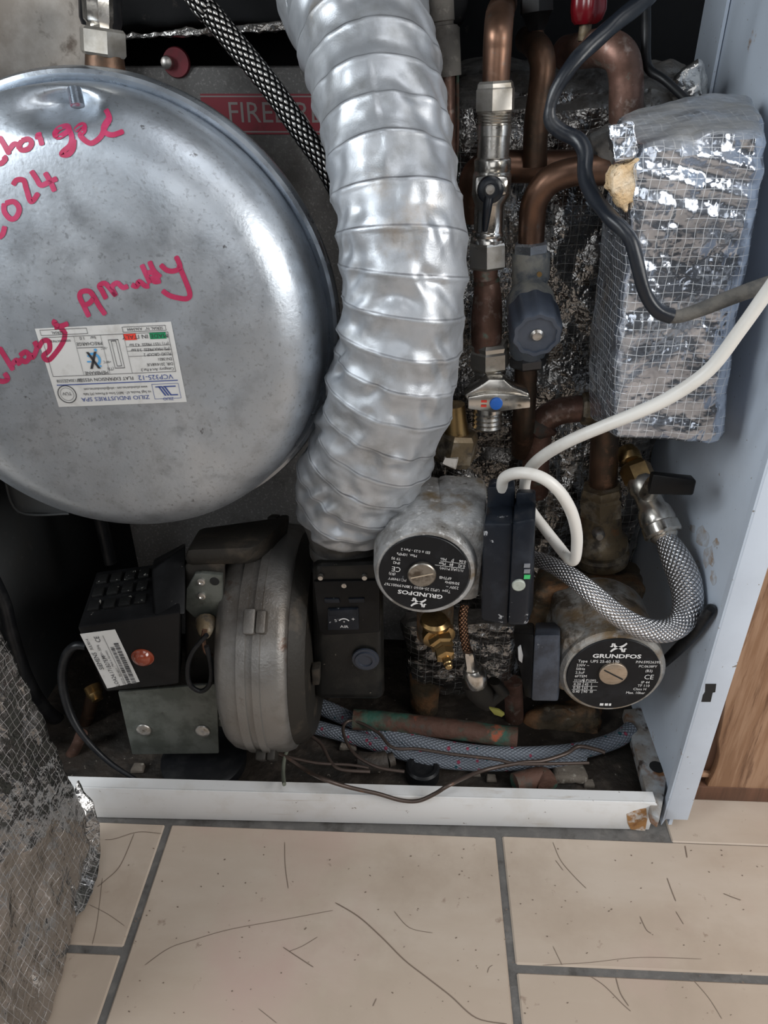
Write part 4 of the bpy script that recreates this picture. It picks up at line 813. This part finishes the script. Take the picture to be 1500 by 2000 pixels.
mb = MB(); d = V((.86, 0, -.5)); n_ = V((-d.z, 0, d.x)); k_ = cp-yv*.0025; mb.prism([k_+d*rq*.85+n_*.0006, k_+d*rq*.85-n_*.0006, k_-d*rq*.85-n_*.0006, k_-d*rq*.85+n_*.0006], -yv*.0002); pt2.part('slot', mb, DARK, pl)
mb = MB(); mb.hexa([P(1044, 1240, .452), P(1094, 1240, .455), P(1090, 1370, .455), P(1038, 1369, .452), P(1046, 1215, .50), P(1094, 1215, .505), P(1094, 1345, .505), P(1040, 1345, .50)], .002)
tb = pt2.part('terminal_box', mb, mat('worn_slate_plastic', (.045, .055, .075), .42, 0, [((.022, .026, .036), 50, .45, .62), ((.2, .21, .22), 130, .66, .70)], [(300, .2, .0006)]))
mb = MB(); mb.hexa([P(1000, 1236, .475), P(1044, 1238, .455), P(1038, 1368, .455), P(1026, 1362, .470), P(1006, 1215, .51), P(1044, 1215, .51), P(1040, 1340, .51), P(1026, 1340, .51)], .003); pt2.part('box_side', mb, BLACK, tb, 'scuffed black side of the box')
mb = MB(); mb.prism([P(u, v, .466) for u, v in ((1012, 1268), (1018, 1262), (1022, 1280), (1020, 1296), (1013, 1290))], V((0, .003, 0)), .0005); pt2.part('torn_paint', mb, WHITE, tb, 'small pale torn patch')

# ================================================================== lower fittings
t = Thing('drain_cock', 'brass drain cock pointing down below the upper pump', 'valve', P(876, 1305, .47))
a, b = P(852, 1226, .50), P(877, 1303, .462); l = lambda f: a.lerp(b, f)
mb = MB(); mb.stack([(l(f), R(a, r)) for f, r in ((-.15, 24), (.0, 27), (.08, 31), (.26, 32), (.30, 24))], 30); bd = t.part('flange', mb, BRASS)
mb = MB(); mb.stack([(l(f), R(a, r)) for f, r in ((.27, 22), (.31, 25), (.46, 25), (.50, 19), (.58, 18))], 6, phase=.3); t.part('hexagonal_body', mb, BRASS, ang=20)
mb = MB(); mb.stack([(l(f), R(a, r)) for f, r in ((.56, 15), (.60, 19), (.76, 19), (.80, 12))], 6, phase=.1); t.part('gland_nut', mb, BRASS, ang=20)
mb = MB(); mb.stack([(l(f), R(a, r)) for f, r in ((.78, 8.5), (.92, 9), (.94, 7.5), (1.0, 7.5), (1.02, 6))], 14); t.part('spindle', mb, BRASS)
t = Thing('short_hose', 'thin black and copper braided tail with a nickel end cap below the terminal box', 'hose', P(930, 1340, .5))
mb = MB(); q = [P(u, v, Y) for u, v, Y in ((908, 1180, .52), (904, 1210, .515), (908, 1250, .51), (916, 1285, .505))]; mb.tube(q, [R(p, 9) for p in q], 16, 8); t.part('braided_tube', mb, BRCOP)
mb = MB(); mb.px(.503, [(915, 1272, 9), (916, 1276, 11), (920, 1298, 12), (922, 1304, 17), (923, 1308, 14)], seg=8); t.part('ferrule', mb, CHROME)
mb = MB(); mb.px(.502, [(924, 1304, 18), (926, 1310, 23), (930, 1328, 23), (932, 1336, 20)], seg=12); t.part('end_cap', mb, CHROME)
mb = MB(); mb.px(.515, [(925, 1328, 26), (935, 1345, 28), (950, 1365, 24), (956, 1378, 14)]); mb.px(.51, [(965, 1330, 12), (982, 1352, 13), (960, 1372, 11)])
one('blackened_fitting', 'blackened lumpy pipe fitting under the nickel end cap', 'pipe fitting', mb, BURND)
mb = MB(); mb.prism([P(u, v, .49) for u, v in ((955, 1384), (975, 1388), (986, 1396), (980, 1401), (965, 1396))], V((0, .003, 0)), .0005); one('paper_tag', 'small yellow-green tag among the pipes below the upper pump', 'tag', mb, mat('olive_tag', (.20, .19, .04), .6))
t = Thing('pump_casting', 'dark grimy pipe casting below the upper pump', 'pipe fitting', P(850, 1400, .56))
mb = MB(); mb.crumple([P(785, 1215, .555), P(1010, 1215, .555), P(1000, 1370, .555), P(800, 1335, .555), P(785, 1190, .62), P(1010, 1190, .62), P(1000, 1350, .64), P(800, 1350, .64)], 24, .004, 45, .012, 8, amp2=.006, sc2=18); mb.boxuv(); t.part('wrapped_body', mb, FOILD)
mb = MB(); mb.px(.57, [(830, 1320, 30), (828, 1400, 26), (826, 1440, 22)]); t.part('pipe_stub', mb, RUSTBODY)
def ft(pts, z, hw):   # tube resting near the tray
    q = [PZ(u, v, z) for u, v in pts]; return q, [R(p, hw) for p in q]
mb = MB(); q, r_ = ft([(690, 1405), (760, 1410), (830, 1418), (900, 1426), (960, 1434), (1010, 1440)], .040, 20); mb.tube(q, r_, 20, 6); one('corroded_pipe', 'green and red corroded copper pipe lying across the tray', 'pipe', mb, VERDI)
mb = MB(); q = [P(u, v, .56) for u, v in ((1002, 1330), (1004, 1380), (1006, 1448))]; mb.tube(q, [R(p, 18) for p in q], 20); one('corroded_pipe', 'upright corroded pipe left of the lower pump, standing in the tray', 'pipe', mb, PALECU)
mb = MB(); mb.crumple([P(1018, 1392, .555), P(1168, 1380, .55), P(1180, 1452, .54), P(1018, 1456, .54), P(1018, 1360, .63), P(1180, 1350, .63), P(1180, 1420, .63), P(1018, 1420, .63)], 16, .004, 45, .010, 3, ridged=False); one('rubble_lump', 'brown grimy lump under the lower pump', 'debris', mb, RUSTBODY)

def loop_hose(label, pts, z, hw=15):
    q, r_ = ft(pts, z, hw); mb = MB(); mb.tube(q, r_, 22, 10); return mb
t = Thing('woven_hose', 'grey woven hose with coloured flecks doubled back along the tray', 'hose', PZ(1000, 1480, .012))
q, r_ = ft([(560, 1362), (625, 1380), (700, 1412), (780, 1442), (880, 1464), (980, 1474), (1080, 1472), (1150, 1462), (1205, 1444), (1232, 1425)], .030, 16); mb = MB(); mb.tube(q, r_, 22, 10); t.part('upper_run', mb, BRCLOTH)
q, r_ = ft([(560, 1406), (615, 1420), (690, 1440), (770, 1466), (850, 1485), (940, 1492), (1030, 1490), (1090, 1484), (1140, 1474)], .024, 14); mb = MB(); mb.tube(q, r_, 22, 10); t.part('lower_run', mb, BRCLOTH)

# ================================================================== burner
AX = V((0, .545, .127)); cx = lambda x: V((x, AX.y, AX.z))
bt = Thing('oil_burner', 'oil burner with a grey metal fan drum, black control box and black air inlet', 'burner', V((-.12, .545, .012)))
mb = MB(); mb.stack([(cx(x), r) for x, r in ((-.1620, .060), (-.1615, .092), (-.1585, .099), (-.153, .1035), (-.147, .105), (-.1405, .1058), (-.1400, .1072), (-.1325, .1074), (-.1320, .1061), (-.127, .1065), (-.1265, .1085), (-.1205, .1085), (-.120, .1065), (-.108, .1055), (-.102, .103), (-.099, .098))], 96); dr = bt.part('fan_drum', mb, BURN)
mb = MB(); mb.stack([(cx(x), r) for x, r in ((-.101, .0985), (-.099, .099), (-.091, .095), (-.086, .090), (-.084, .05))], 72); bt.part('drum_end_plate', mb, BURND)  # end turned away from the light; its shade is put into the colour
for a_, w_, nm in ((-36, .010, 'lug'), (113, .010, 'lug')):
    t_ = rad(a_+ -90 if nm == 'x' else a_); d = V((0, -math.cos(t_), math.sin(t_))) if True else None
    tn = V((0, math.sin(t_), math.cos(t_))); M = Matrix((V((1, 0, 0)), tn, d)).transposed().to_4x4(); M.translation = cx(-.1235)+d*.108
    mb = MB(); mb.box((-.0095, -w_, -.006), (-.0002, w_, .0065), .0018, M); mb.box((.0002, -w_*.92, -.006), (.008, w_*.92, .0062), .0018, M); bt.part('lug', mb, BURND, dr)
# front lug at eye level of the drum
d = (P(512, 1205, .44)-cx(P(512, 1205, .44).x)).normalized(); tn = V((1, 0, 0)).cross(d)
M = Matrix((V((1, 0, 0)), tn, d)).transposed().to_4x4(); M.translation = cx(-.1235)+d*.1075
mb = MB(); mb.box((-.0100, -.0105, -.004), (-.0002, .0105, .0085), .002, M); mb.box((.0002, -.0095, -.004), (.0085, .0095, .008), .002, M); bt.part('lug', mb, BURN, dr)
mb = MB(); mb.hexa([P(361, 1072, .492), P(505, 1066, .492), P(470, 1100, .490), P(361, 1106, .492), P(388, 1030, .56), P(570, 1004, .56), P(560, 1100, .58), P(375, 1100, .58)], .006); bt.part('gear_housing', mb, BURND)
mb = MB(); mb.hexa([P(362, 1100, .495), P(440, 1096, .495), P(440, 1335, .495), P(362, 1335, .495), P(362, 1085, .56), P(440, 1085, .56), P(440, 1310, .56), P(362, 1310, .56)], .003); bt.part('rear_casting', mb, BURND)
mb = MB(); mb.prism([P(u, v, .488) for u, v in ((380, 1122), (392, 1120), (434, 1124), (434, 1180), (420, 1212), (378, 1206), (362, 1190), (364, 1150))], V((0, .005, 0)), .001); bp = bt.part('bracket_plate', mb, ZINC)
for u, v, r in ((393, 1136, 8), (394, 1164, 8)):
    mb = MB(); c = P(u, v, .487); mb.stack([(c+yv*.002, R(c, r)), (c-yv*.001, R(c, r)), (c-yv*.0014, R(c, r*.6)), (c-yv*.0006, R(c, r*.4))], 18); bt.part('screw', mb, SCREW, bp)
mb = MB(); c = P(419, 1136, .4875); mb.stack([(c+yv*.001, R(c, 10)), (c, R(c, 9))], 18); bt.part('hole', mb, DARK, bp)
mb = MB(); mb.px(.475, [(402, 1212, 20, .485), (402, 1222, 19, .478), (401, 1236, 13, .47), (401, 1243, 8, .468)], seg=14); nz_ = bt.part('nozzle_nut', mb, OLDBRASS)
mb = MB(); mb.tube([P(400, 1230, .468), P(397, 1250, .468), P(402, 1272, .47), P(412, 1280, .475)], R(P(400, 1250, .468), 5), 12); bt.part('copper_tube', mb, COPPER, nz_)
mb = MB(); lp = [P(u, v, .462) for u, v in ((404, 1240), (378, 1270), (367, 1300), (370, 1335), (392, 1350), (410, 1335), (412, 1300), (403, 1262))]; mb.tube(lp, R(lp[0], 5), 12); bt.part('photocell_lead', mb, RUBBER)
mb = MB(); mb.hexa([P(412, 1335, .48), P(442, 1335, .48), P(446, 1422, .475), P(418, 1418, .475), P(412, 1330, .50), P(442, 1330, .50), P(446, 1410, .50), P(418, 1410, .50)], .002); tb_ = bt.part('side_bracket', mb, ZINC)
for u, v in ((423, 1356), (434, 1402)):
    mb = MB(); c = P(u, v, .476); mb.stack([(c+yv*.003, R(c, 7)), (c-yv*.001, R(c, 6))], 14); bt.part('screw', mb, SCREW, tb_)
mb = MB(); mb.prism([P(u, v, .470) for u, v in ((230, 1352), (424, 1336), (427, 1472), (258, 1474), (250, 1440))], V((0, .003, 0)), .001); mp = bt.part('mounting_plate', mb, ZINC)
for u, v in ((281, 1426), (396, 1428)):
    mb = MB(); c = P(u, v, .4695); mb.stack([(c, R(c, 15)), (c-yv*.001, R(c, 14)), (c-yv*.0022, R(c, 7)), (c-yv*.0018, R(c, 4))], 20); bt.part('bolt', mb, SCREW, mp)
mb = MB(); c = PZ(400, 1492, .014); mb.stack([(c, .040), (c+V((0, 0, .010)), .040), (c+V((0, 0, .013)), .036)], 40); bt.part('rubber_foot', mb, RUBBER)
# control box
KB = [P(150, 1226, .452), P(352, 1196, .455), P(350, 1336, .462), P(207, 1352, .460), P(188, 1116, .528), P(352, 1094, .53), P(356, 1290, .53), P(215, 1300, .53)]
mb = MB(); mb.hexa(KB, .0025); kbx = bt.part('control_box', mb, BLACK); 
mb = MB(); mb.hexa([P(296, 1112, .50), P(362, 1066, .515), P(362, 1200, .46), P(300, 1200, .455), P(300, 1092, .53), P(362, 1060, .54), P(362, 1200, .53), P(300, 1200, .53)], .002); bt.part('plug_block', mb, BLACK, kbx)
def quad(a, b, c, d): return lambda s, t: (a.lerp(b, s)).lerp(d.lerp(c, s), t)
TQ = quad(KB[4], KB[5], KB[1], KB[0]); rn = random.Random(3)
mb = MB(); un = (KB[1]-KB[0]).cross(KB[4]-KB[0]).normalized(); un = un if un.z > 0 else -un
for i in range(3):
    for j in range(4):
        p = TQ(.12+.16*j, .2+.24*i); a_, b_ = (KB[1]-KB[0])*.055, (KB[4]-KB[0])*.075
        mb.hexa([p-a_+b_+un*.0026, p+a_+b_+un*.0026, p+a_+b_, p-a_+b_, p-a_-b_+un*.0026, p+a_-b_+un*.0026, p+a_-b_, p-a_-b_], .0006)
bt.part('terminal_cover', mb, mat('dusty_black_plastic', (.008, .008, .008), .45, 0, [((.34, .33, .30), 130, .62, .66)], [(200, .3, .001)], spec=.3), kbx)
FQ = quad(KB[0], KB[1], KB[2], KB[3]); fn_ = (KB[3]-KB[0]).cross(KB[1]-KB[0]).normalized(); fn_ = fn_ if fn_.y < 0 else -fn_
def onbox(u, v, lift=.0005):
    d = ray(u, v); n = fn_; p0 = KB[0]; return CAM + d*((p0-CAM).dot(n)/d.dot(n)) + n*lift
c_ = [onbox(u, v, .0009) for u, v in ((157, 1237), (225, 1228), (273, 1330), (210, 1343))]
mb = MB(); mb.prism(c_, -fn_*.0003); sk_ = bt.part('rating_sticker', mb, LABEL, kbx, 'white sticker with bars and print')
ey = (c_[0]-c_[1]); LW2 = (c_[0]-c_[3]).length; LH2 = ey.length; ex = (c_[0]-c_[3]).normalized(); ey = (ey-ex*ey.dot(ex)).normalized(); o0 = c_[3]+ey*.0
if ex.cross(ey).dot(fn_) < 0: pass
mb = MB(); nn_ = fn_*.0004
def T2(body, x, y, h, xs=1., al='LEFT'): mb.text(body, h*LH2, o0+nn_, ex, ey, x*LW2, -y*LH2, al, xs, th=.0001)
T2('LOA24.171B27EM', .03, .36, .17, 1.0); T2('SIEMENS', .36, .14, .19, 1.0); T2('230V~ 50Hz', .55, .34, .11); T2('Made in Germany', .40, .49, .09); T2('220124  704 04017', .05, .56, .09)
T2('CE', .84, .42, .2); T2('SUL9014', .72, .13, .12)
rn = random.Random(5)
for y0, y1, x1 in ((.66, .76, .75), (.80, .93, .80)):
    x = .05
    while x < x1:
        w_ = rn.choice((.008, .014, .022)); mb.rect(o0+nn_, ex, ey, x*LW2, -y1*LH2, (x+w_)*LW2, -y0*LH2); x += w_+rn.choice((.008, .014))
mb.rect(o0+nn_, ex, ey, .03*LW2, -.61*LH2, .95*LW2, -.60*LH2)
bt.part('printed_text', mb, INK, sk_)
c = onbox(279, 1283, 0); mb = MB(); rr0 = R(c, 21); mb.stack([(c, rr0*1.05), (c+fn_*.001, rr0*1.05), (c+fn_*.0012, rr0*.95), (c+fn_*.004, rr0*.8), (c+fn_*.0058, rr0*.5), (c+fn_*.0062, rr0*.15)], 32, axis=fn_); bt.part('reset_button', mb, ORANGE, kbx, 'orange translucent reset button')
# air inlet
y0_ = .487
mb = MB(); mb.hexa([P(610, 1100, y0_), P(748, 1095, y0_), P(752, 1368, y0_+.005), P(612, 1366, y0_+.005), P(612, 1062, .565), P(742, 1062, .565), P(745, 1320, .565), P(612, 1320, .565)], .008, 3); ab = bt.part('air_inlet', mb, mat('satin_black_plastic', (.010, .010, .0095), .40, 0, [((.022, .021, .018), 50, .5, .7), ((.12, .11, .09), 190, .68, .72)], [(350, .2, .0006)], rvar=.08, spec=.3))
mb = MB(); mb.px(.524, [(673, 1070, 60), (674, 1096, 61), (674, 1099, 66), (674, 1106, 66)], seg=44); bt.part('inlet_spigot', mb, RUBBER, ab)
mb = MB(); mb.prism([P(u, v, y0_-.002) for u, v in ((612, 1136), (742, 1134), (742, 1236), (634, 1242), (622, 1232))], V((0, .004, 0)), .0015); cv = bt.part('damper_cover', mb, BLACK, ab)
mb = MB(); mb.prism([P(u, v, y0_-.0038) for u, v in ((640, 1190), (700, 1188), (701, 1230), (640, 1231))], V((0, .002, 0)), .0006); mb.prism([P(u, v, y0_-.0045) for u, v in ((643, 1192), (697, 1190), (697, 1203), (643, 1204))], V((0, .003, 0)), .0004)
mb.prism([P(u, v, y0_-.0035) for u, v in ((633, 1170), (662, 1170), (664, 1178), (634, 1178))], V((0, .002, 0)), .0004); mb.prism([P(u, v, y0_-.0035) for u, v in ((680, 1170), (712, 1169), (712, 1177), (682, 1178))], V((0, .002, 0)), .0004); wn = bt.part('scale_window', mb, TBOX, ab)
mb = MB(); o_ = P(672, 1213, y0_-.0041); ex, ey = V((1, 0, 0)), V((0, 0, 1)); q_ = R(o_, 1)
mb.disc(o_, ex, ey, 0, -6*q_, 13*q_, r2=10.5*q_, a0=35, a1=145); mb.text('-', 15*q_, o_, ex, ey, -17*q_, 4*q_); mb.text('+', 13*q_, o_, ex, ey, 18*q_, 5*q_); mb.text('+', 9*q_, o_, ex, ey, 0, -2*q_); mb.text('AIR', 9*q_, o_, ex, ey, 0, -14*q_, xs=1.2); bt.part('printed_text', mb, PWHITE, wn)
mb = MB(); c = P(714, 1287, y0_+.001); mb.stack([(c, R(c, 27)), (c-yv*.0014, R(c, 26)), (c-yv*.0016, R(c, 21)), (c-yv*.0030, R(c, 20)), (c-yv*.0030, R(c, 14)), (c-yv*.0018, R(c, 13))], 36); bt.part('blanking_cap', mb, KFACE, ab)
for u, v in ((672, 1143), (626, 1128), (712, 1128)):
    mb = MB(); c = P(u, v, y0_-.002); mb.stack([(c+yv*.002, R(c, 6)), (c-yv*.0012, R(c, 5))], 12); bt.part('screw', mb, SCREW, ab)
mb = MB(); mb.prism([P(u, v, .478) for u, v in ((608, 1308), (624, 1306), (624, 1338), (610, 1340))], V((0, .01, 0)), .001); bt.part('tab', mb, BURND)
mb = MB(); mb.prism([P(u, v, .470) for u, v in ((470, 1432), (482, 1428), (500, 1429), (511, 1434), (500, 1440), (480, 1440))], V((0, .0006, 0)), .0002); bt.part('oval_sticker', mb, YELLOW, dr, 'small yellow oval sticker')

# ================================================================== cables and hoses
def cable(name, label, pts, hw, m, cat='cable', seg=18, sub=8, flat=1.0):
    q = [P(u, v, Y) for u, v, Y in pts]; h = hw if isinstance(hw, (list, tuple)) else [hw]*len(q)
    mb = MB(); mb.tube(q, [R(p, x) for p, x in zip(q, h)], seg, sub, flat=flat); return one(name, label, cat, mb, m)
t = Thing('power_cable', 'thick black cable snaking down across the foil wrapped block', 'cable', P(1300, 620, .46))
bcp = [(1460, -300, .60, 17), (1290, -40, .56, 17), (1248, 8, .552, 17), (1190, 55, .542, 16), (1125, 118, .532, 15), (1088, 172, .53, 13), (1074, 212, .53, 11), (1077, 240, .53, 14), (1098, 258, .528, 15), (1128, 272, .524, 16), (1142, 298, .518, 15), (1142, 340, .51, 15), (1156, 378, .498, 15), (1188, 420, .478, 15), (1218, 450, .468, 14), (1237, 484, .464, 14), (1248, 530, .462, 13), (1262, 576, .462, 13), (1284, 606, .462, 14), (1312, 618, .462, 14)]
q = [P(u, v, Y) for u, v, Y, r in bcp]; mb = MB(); mb.tube(q, [R(p, h[3]) for p, h in zip(q, bcp)], 20, 8, fn=lambda L, a, s: .0006*noise.noise(V((L*70, math.cos(a), math.sin(a))))); t.part('sheath', mb, DUSTRUB)
scp = [(1306, 618, .462, 13), (1330, 617, .462, 13), (1375, 602, .461, 14), (1430, 580, .459, 15), (1480, 562, .457, 16), (1560, 535, .455, 16)]
q = [P(u, v, Y) for u, v, Y, r in scp]; mb = MB(); mb.tube(q, [R(p, h[3]) for p, h in zip(q, scp)], 20, 8); t.part('dusty_end', mb, SOOTCAB, label='dust covered end of the cable')
cable('thin_cable', 'thinner black cable dipping behind the foil wrapped block at the top', [(1262, -350, .61), (1262, -40, .61), (1262, 60, .61), (1262, 112, .605), (1270, 138, .60), (1300, 158, .59), (1345, 200, .58)], [9, 9, 9, 9, 9, 8, 8], RUBBER)
cable('thin_cable', 'dark cable behind the foil wrapped block by the right wall', [(1440, 470, .59), (1480, 490, .575), (1530, 520, .555)], 11, RUBBER)
wcp = [(1700, 330, .425), (1540, 515, .437), (1502, 565, .443), (1445, 645, .447), (1385, 722, .451), (1310, 775, .455), (1240, 808, .458), (1180, 832, .463), (1110, 862, .472), (1062, 890, .484), (1036, 915, .50), (1026, 940, .508), (1026, 975, .508), (1040, 1000, .50), (1062, 1030, .49), (1090, 1066, .478), (1112, 1092, .468), (1122, 1094, .464), (1126, 1075, .462), (1126, 1040, .46), (1116, 1000, .457), (1094, 962, .454), (1066, 937, .454), (1034, 925, .458), (1004, 925, .464), (984, 935, .472), (980, 955, .478)]
q = [P(u, v, Y) for u, v, Y in wcp]; hw = [14, 14, 14, 13.5, 13.5, 13.5, 13, 12.5, 12, 12, 12, 11, 10, 10, 10.5, 11, 10.5, 10, 11, 11.5, 12, 12, 12, 12, 12, 11.5, 11]
mb = MB(); mb.tube(q, [R(p, x) for p, x in zip(q, hw)], 20, 8); one('power_cable', 'white cable sweeping over the foil wrapped block and looping into the upper pump', 'cable', mb, WCABLE)
q = [PX(u, v, x) for u, v, x in ((1290, 1300, .222), (1320, 1272, .226), (1355, 1236, .228), (1384, 1196, .2295), (1388, 1190, .234))]; mb = MB(); mb.tube(q, [R(p, x) for p, x in zip(q, (9, 11, 12, 11, 11))], 16, 8); one('drain_cable', 'black cable running up the right wall behind the lower pump', 'cable', mb, RUBBER)
def pxc(L, x, hw): q = [PX(u, v, x) for u, v in L]; return q, [R(p, hw) for p in q]
mb = MB(); q, r_ = pxc([(-40, 1080), (5, 1170), (22, 1235), (50, 1320), (88, 1385), (135, 1420)], -.362, 13); mb.tube(q, r_, 18, 8); one('oil_hose', 'black hose curving down the dark left side panel', 'hose', mb, RUBBER)
mb = MB(); q = [P(u, v, Y) for u, v, Y in ((168, 1262, .50), (146, 1262, .50), (128, 1284, .50), (122, 1330, .495), (136, 1390, .485), (165, 1440, .475), (215, 1490, .468), (275, 1528, .46))]; mb.tube(q, [R(p, x) for p, x in zip(q, (8, 9, 10, 9, 8, 6, 5, 4))], 16, 8); one('control_cable', 'thin black cable looping down to the tray left of the control box', 'cable', mb, RUBBER)
t = Thing('oil_line_fitting', 'small copper and brass fitting behind the control box', 'pipe fitting', PX(175, 1420, -.275))
mb = MB(); mb.px(.53, [(180, 1340, 16), (186, 1355, 16), (189, 1362, 11, .525), (191, 1368, 11, .52)], seg=14); t.part('brass_end', mb, BRASS); mb = MB(); mb.px(.535, [(185, 1345, 14), (172, 1400, 13), (160, 1430, 12)]); t.part('copper_tail', mb, DARKCU)
mb = MB(); q = [P(u, v, .495) for u, v in ((160, 1432), (148, 1460), (128, 1490))]; mb.tube(q, [R(p, 11) for p in q], 14); one('pipe_offcut', 'dull pinkish piece of pipe in the left corner of the tray', 'pipe', mb, PALECU)
cable('drop_cable', 'dark vertical cable hanging under the left of the round vessel', [(195, 1010, .60), (204, 1045, .60), (216, 1100, .595)], 12, RUBBER)

# capillary wires lying in the tray
wr = Thing('capillary_wire', 'thin brown capillary wire tangled in the tray and drooping over the white lip', 'wire', PZ(800, 1530, .012))
def wire(pts, hw, m=WIRE, z=.045):
    q = [(PZ(u, v, z) if v < 1508 else P(u, v, FR(-.02)-.004)) for u, v in pts]
    mb = MB(); mb.tube(q, [R(p, hw) for p in q], 10, 8); wr.part('strand', mb, m)
wire([(520, 1462), (557, 1478), (595, 1503), (633, 1522), (683, 1538), (737, 1550), (783, 1563), (817, 1564), (850, 1550), (880, 1532), (943, 1505), (1017, 1490), (1060, 1486), (1105, 1472), (1130, 1458), (1165, 1464), (1182, 1470)], 4)
wire([(600, 1433), (575, 1445), (558, 1472), (553, 1504), (555, 1532)], 4, GREENW)
wire([(600, 1433), (627, 1453), (646, 1488), (667, 1503), (723, 1507)], 3.5)
wire([(1150, 1490), (1017, 1492), (967, 1483), (883, 1473), (817, 1463), (767, 1460), (737, 1430), (693, 1408), (673, 1414), (672, 1437), (693, 1473), (737, 1498), (790, 1507)], 3.2)
wire([(557, 1477), (617, 1490), (683, 1494), (720, 1500)], 3)
# fittings and rubble on the tray
t = Thing('blanking_fitting', 'round black cap standing in the tray behind the white lip', 'pipe fitting', PZ(825, 1515, .012)); mb = MB(); c = PZ(825, 1515, .013); mb.stack([(c, .016), (c+V((0, 0, .012)), .016), (c+V((0, 0, .014)), .014), (c+V((0, 0, .014)), .011), (c+V((0, 0, .011)), .010)], 32); t.part('cap', mb, RUBBER)
mb = MB(); q = [PZ(u, v, .028) for u, v in ((700, 1488), (730, 1490), (755, 1486))]; mb.tube(q, [R(p, 20) for p in q], 18); mb.tube([PZ(757, 1486, .028), PZ(768, 1482, .028)], .0065, 18); one('brass_compression_joint', 'corroded brass joint lying under the wires', 'pipe fitting', mb, TRAYM)
mb = MB(); q = [PZ(u, v, .025) for u, v in ((1005, 1530), (1035, 1522), (1060, 1518), (1070, 1535))]; mb.tube(q, [R(p, 20) for p in q], 18); one('corroded_elbow', 'green corroded elbow lying in the right of the tray', 'pipe fitting', mb, VERDI)
for k, (u, v, s) in enumerate(((1110, 1510, 34), (680, 1455, 16), (270, 1500, 12), (960, 1520, 10), (930, 1510, 8), (1150, 1530, 10))):
    mb = MB(); c = PZ(u, v, .015); r0 = R(c, s); h = r0*.45
    mb.crumple([c+V((-r0, -r0*.7, h)), c+V((r0, -r0*.7, h*.8)), c+V((r0*1.1, -r0*.8, -.002)), c+V((-r0*1.1, -r0*.8, -.002)), c+V((-r0*.8, r0*.7, h)), c+V((r0*.8, r0*.7, h)), c+V((r0, r0*.8, -.002)), c+V((-r0, r0*.8, -.002))], 5, r0*.12, 1.2/r0, r0*.2, k, ridged=False)
    one('debris_lump', ('large grey crusty lump right of the green elbow', 'small dirty lump beside the burner drum', 'crusty lump near the left end of the tray', 'small lump left of the green elbow, nearer to it', 'tiny lump left of the green elbow, farther from it', 'small lump near the right end of the white lip')[k], 'debris', mb, mat('crusty_dirt', (.13, .11, .09), .8, 0, [((.30, .28, .24), 150, .56, .68)], [(150, .6, .003)]) if k == 0 else bpy.data.materials['crusty_dirt'], 'crumbs of dirt in the tray')

# ================================================================== foil door panel leaning at the left
fd = Thing('insulated_door', 'foil faced boiler door panel standing at the lower left', 'door panel', V((-.30, .34, 0)))
A0, A1 = P(203, 1668, .405), P(-258, 640, .428); A0.z = .001
B0, B1 = V((-.247, .235, .001)), V((-.43, .10, .72))
off = V((-.035, 0, .004))
mid = P(185, 1575, .412)
mb = MB(); mb.crumple([B1, A1, A0, B0, B1+off, A1+off, A0+off, B0+off], 90, .0022, 55, .004, 13, amp2=.0045, sc2=13)
for q in mb.bm.verts: q.co.z = max(q.co.z, .0006)
mb.boxuv(); fd.part('foil_face', mb, FOILP)
mb = MB(); p4 = [P(150, 1530, .422), P(166, 1545, .418), P(184, 1580, .411), P(191, 1615, .404), P(198, 1660, .394), P(184, 1735, .360), P(168, 1775, .342), P(150, 1790, .334), P(140, 1720, .36), P(128, 1620, .39)]
mb.prism(p4, V((-.002, .003, 0)), .0005); bmesh.ops.triangulate(mb.bm, faces=mb.bm.faces); bmesh.ops.subdivide_edges(mb.bm, edges=mb.bm.edges, cuts=5)
for q in mb.bm.verts: q.co += V((noise.noise(q.co*120), noise.noise(q.co*110+V((3, 1, 2))), noise.noise(q.co*130+V((9, 1, 2)))))*.0035
for q in mb.bm.verts: q.co.z = max(q.co.z, .0006)
mb.boxuv(); fd.part('loose_flap', mb, FOILP, label='crinkled loose edge of foil')
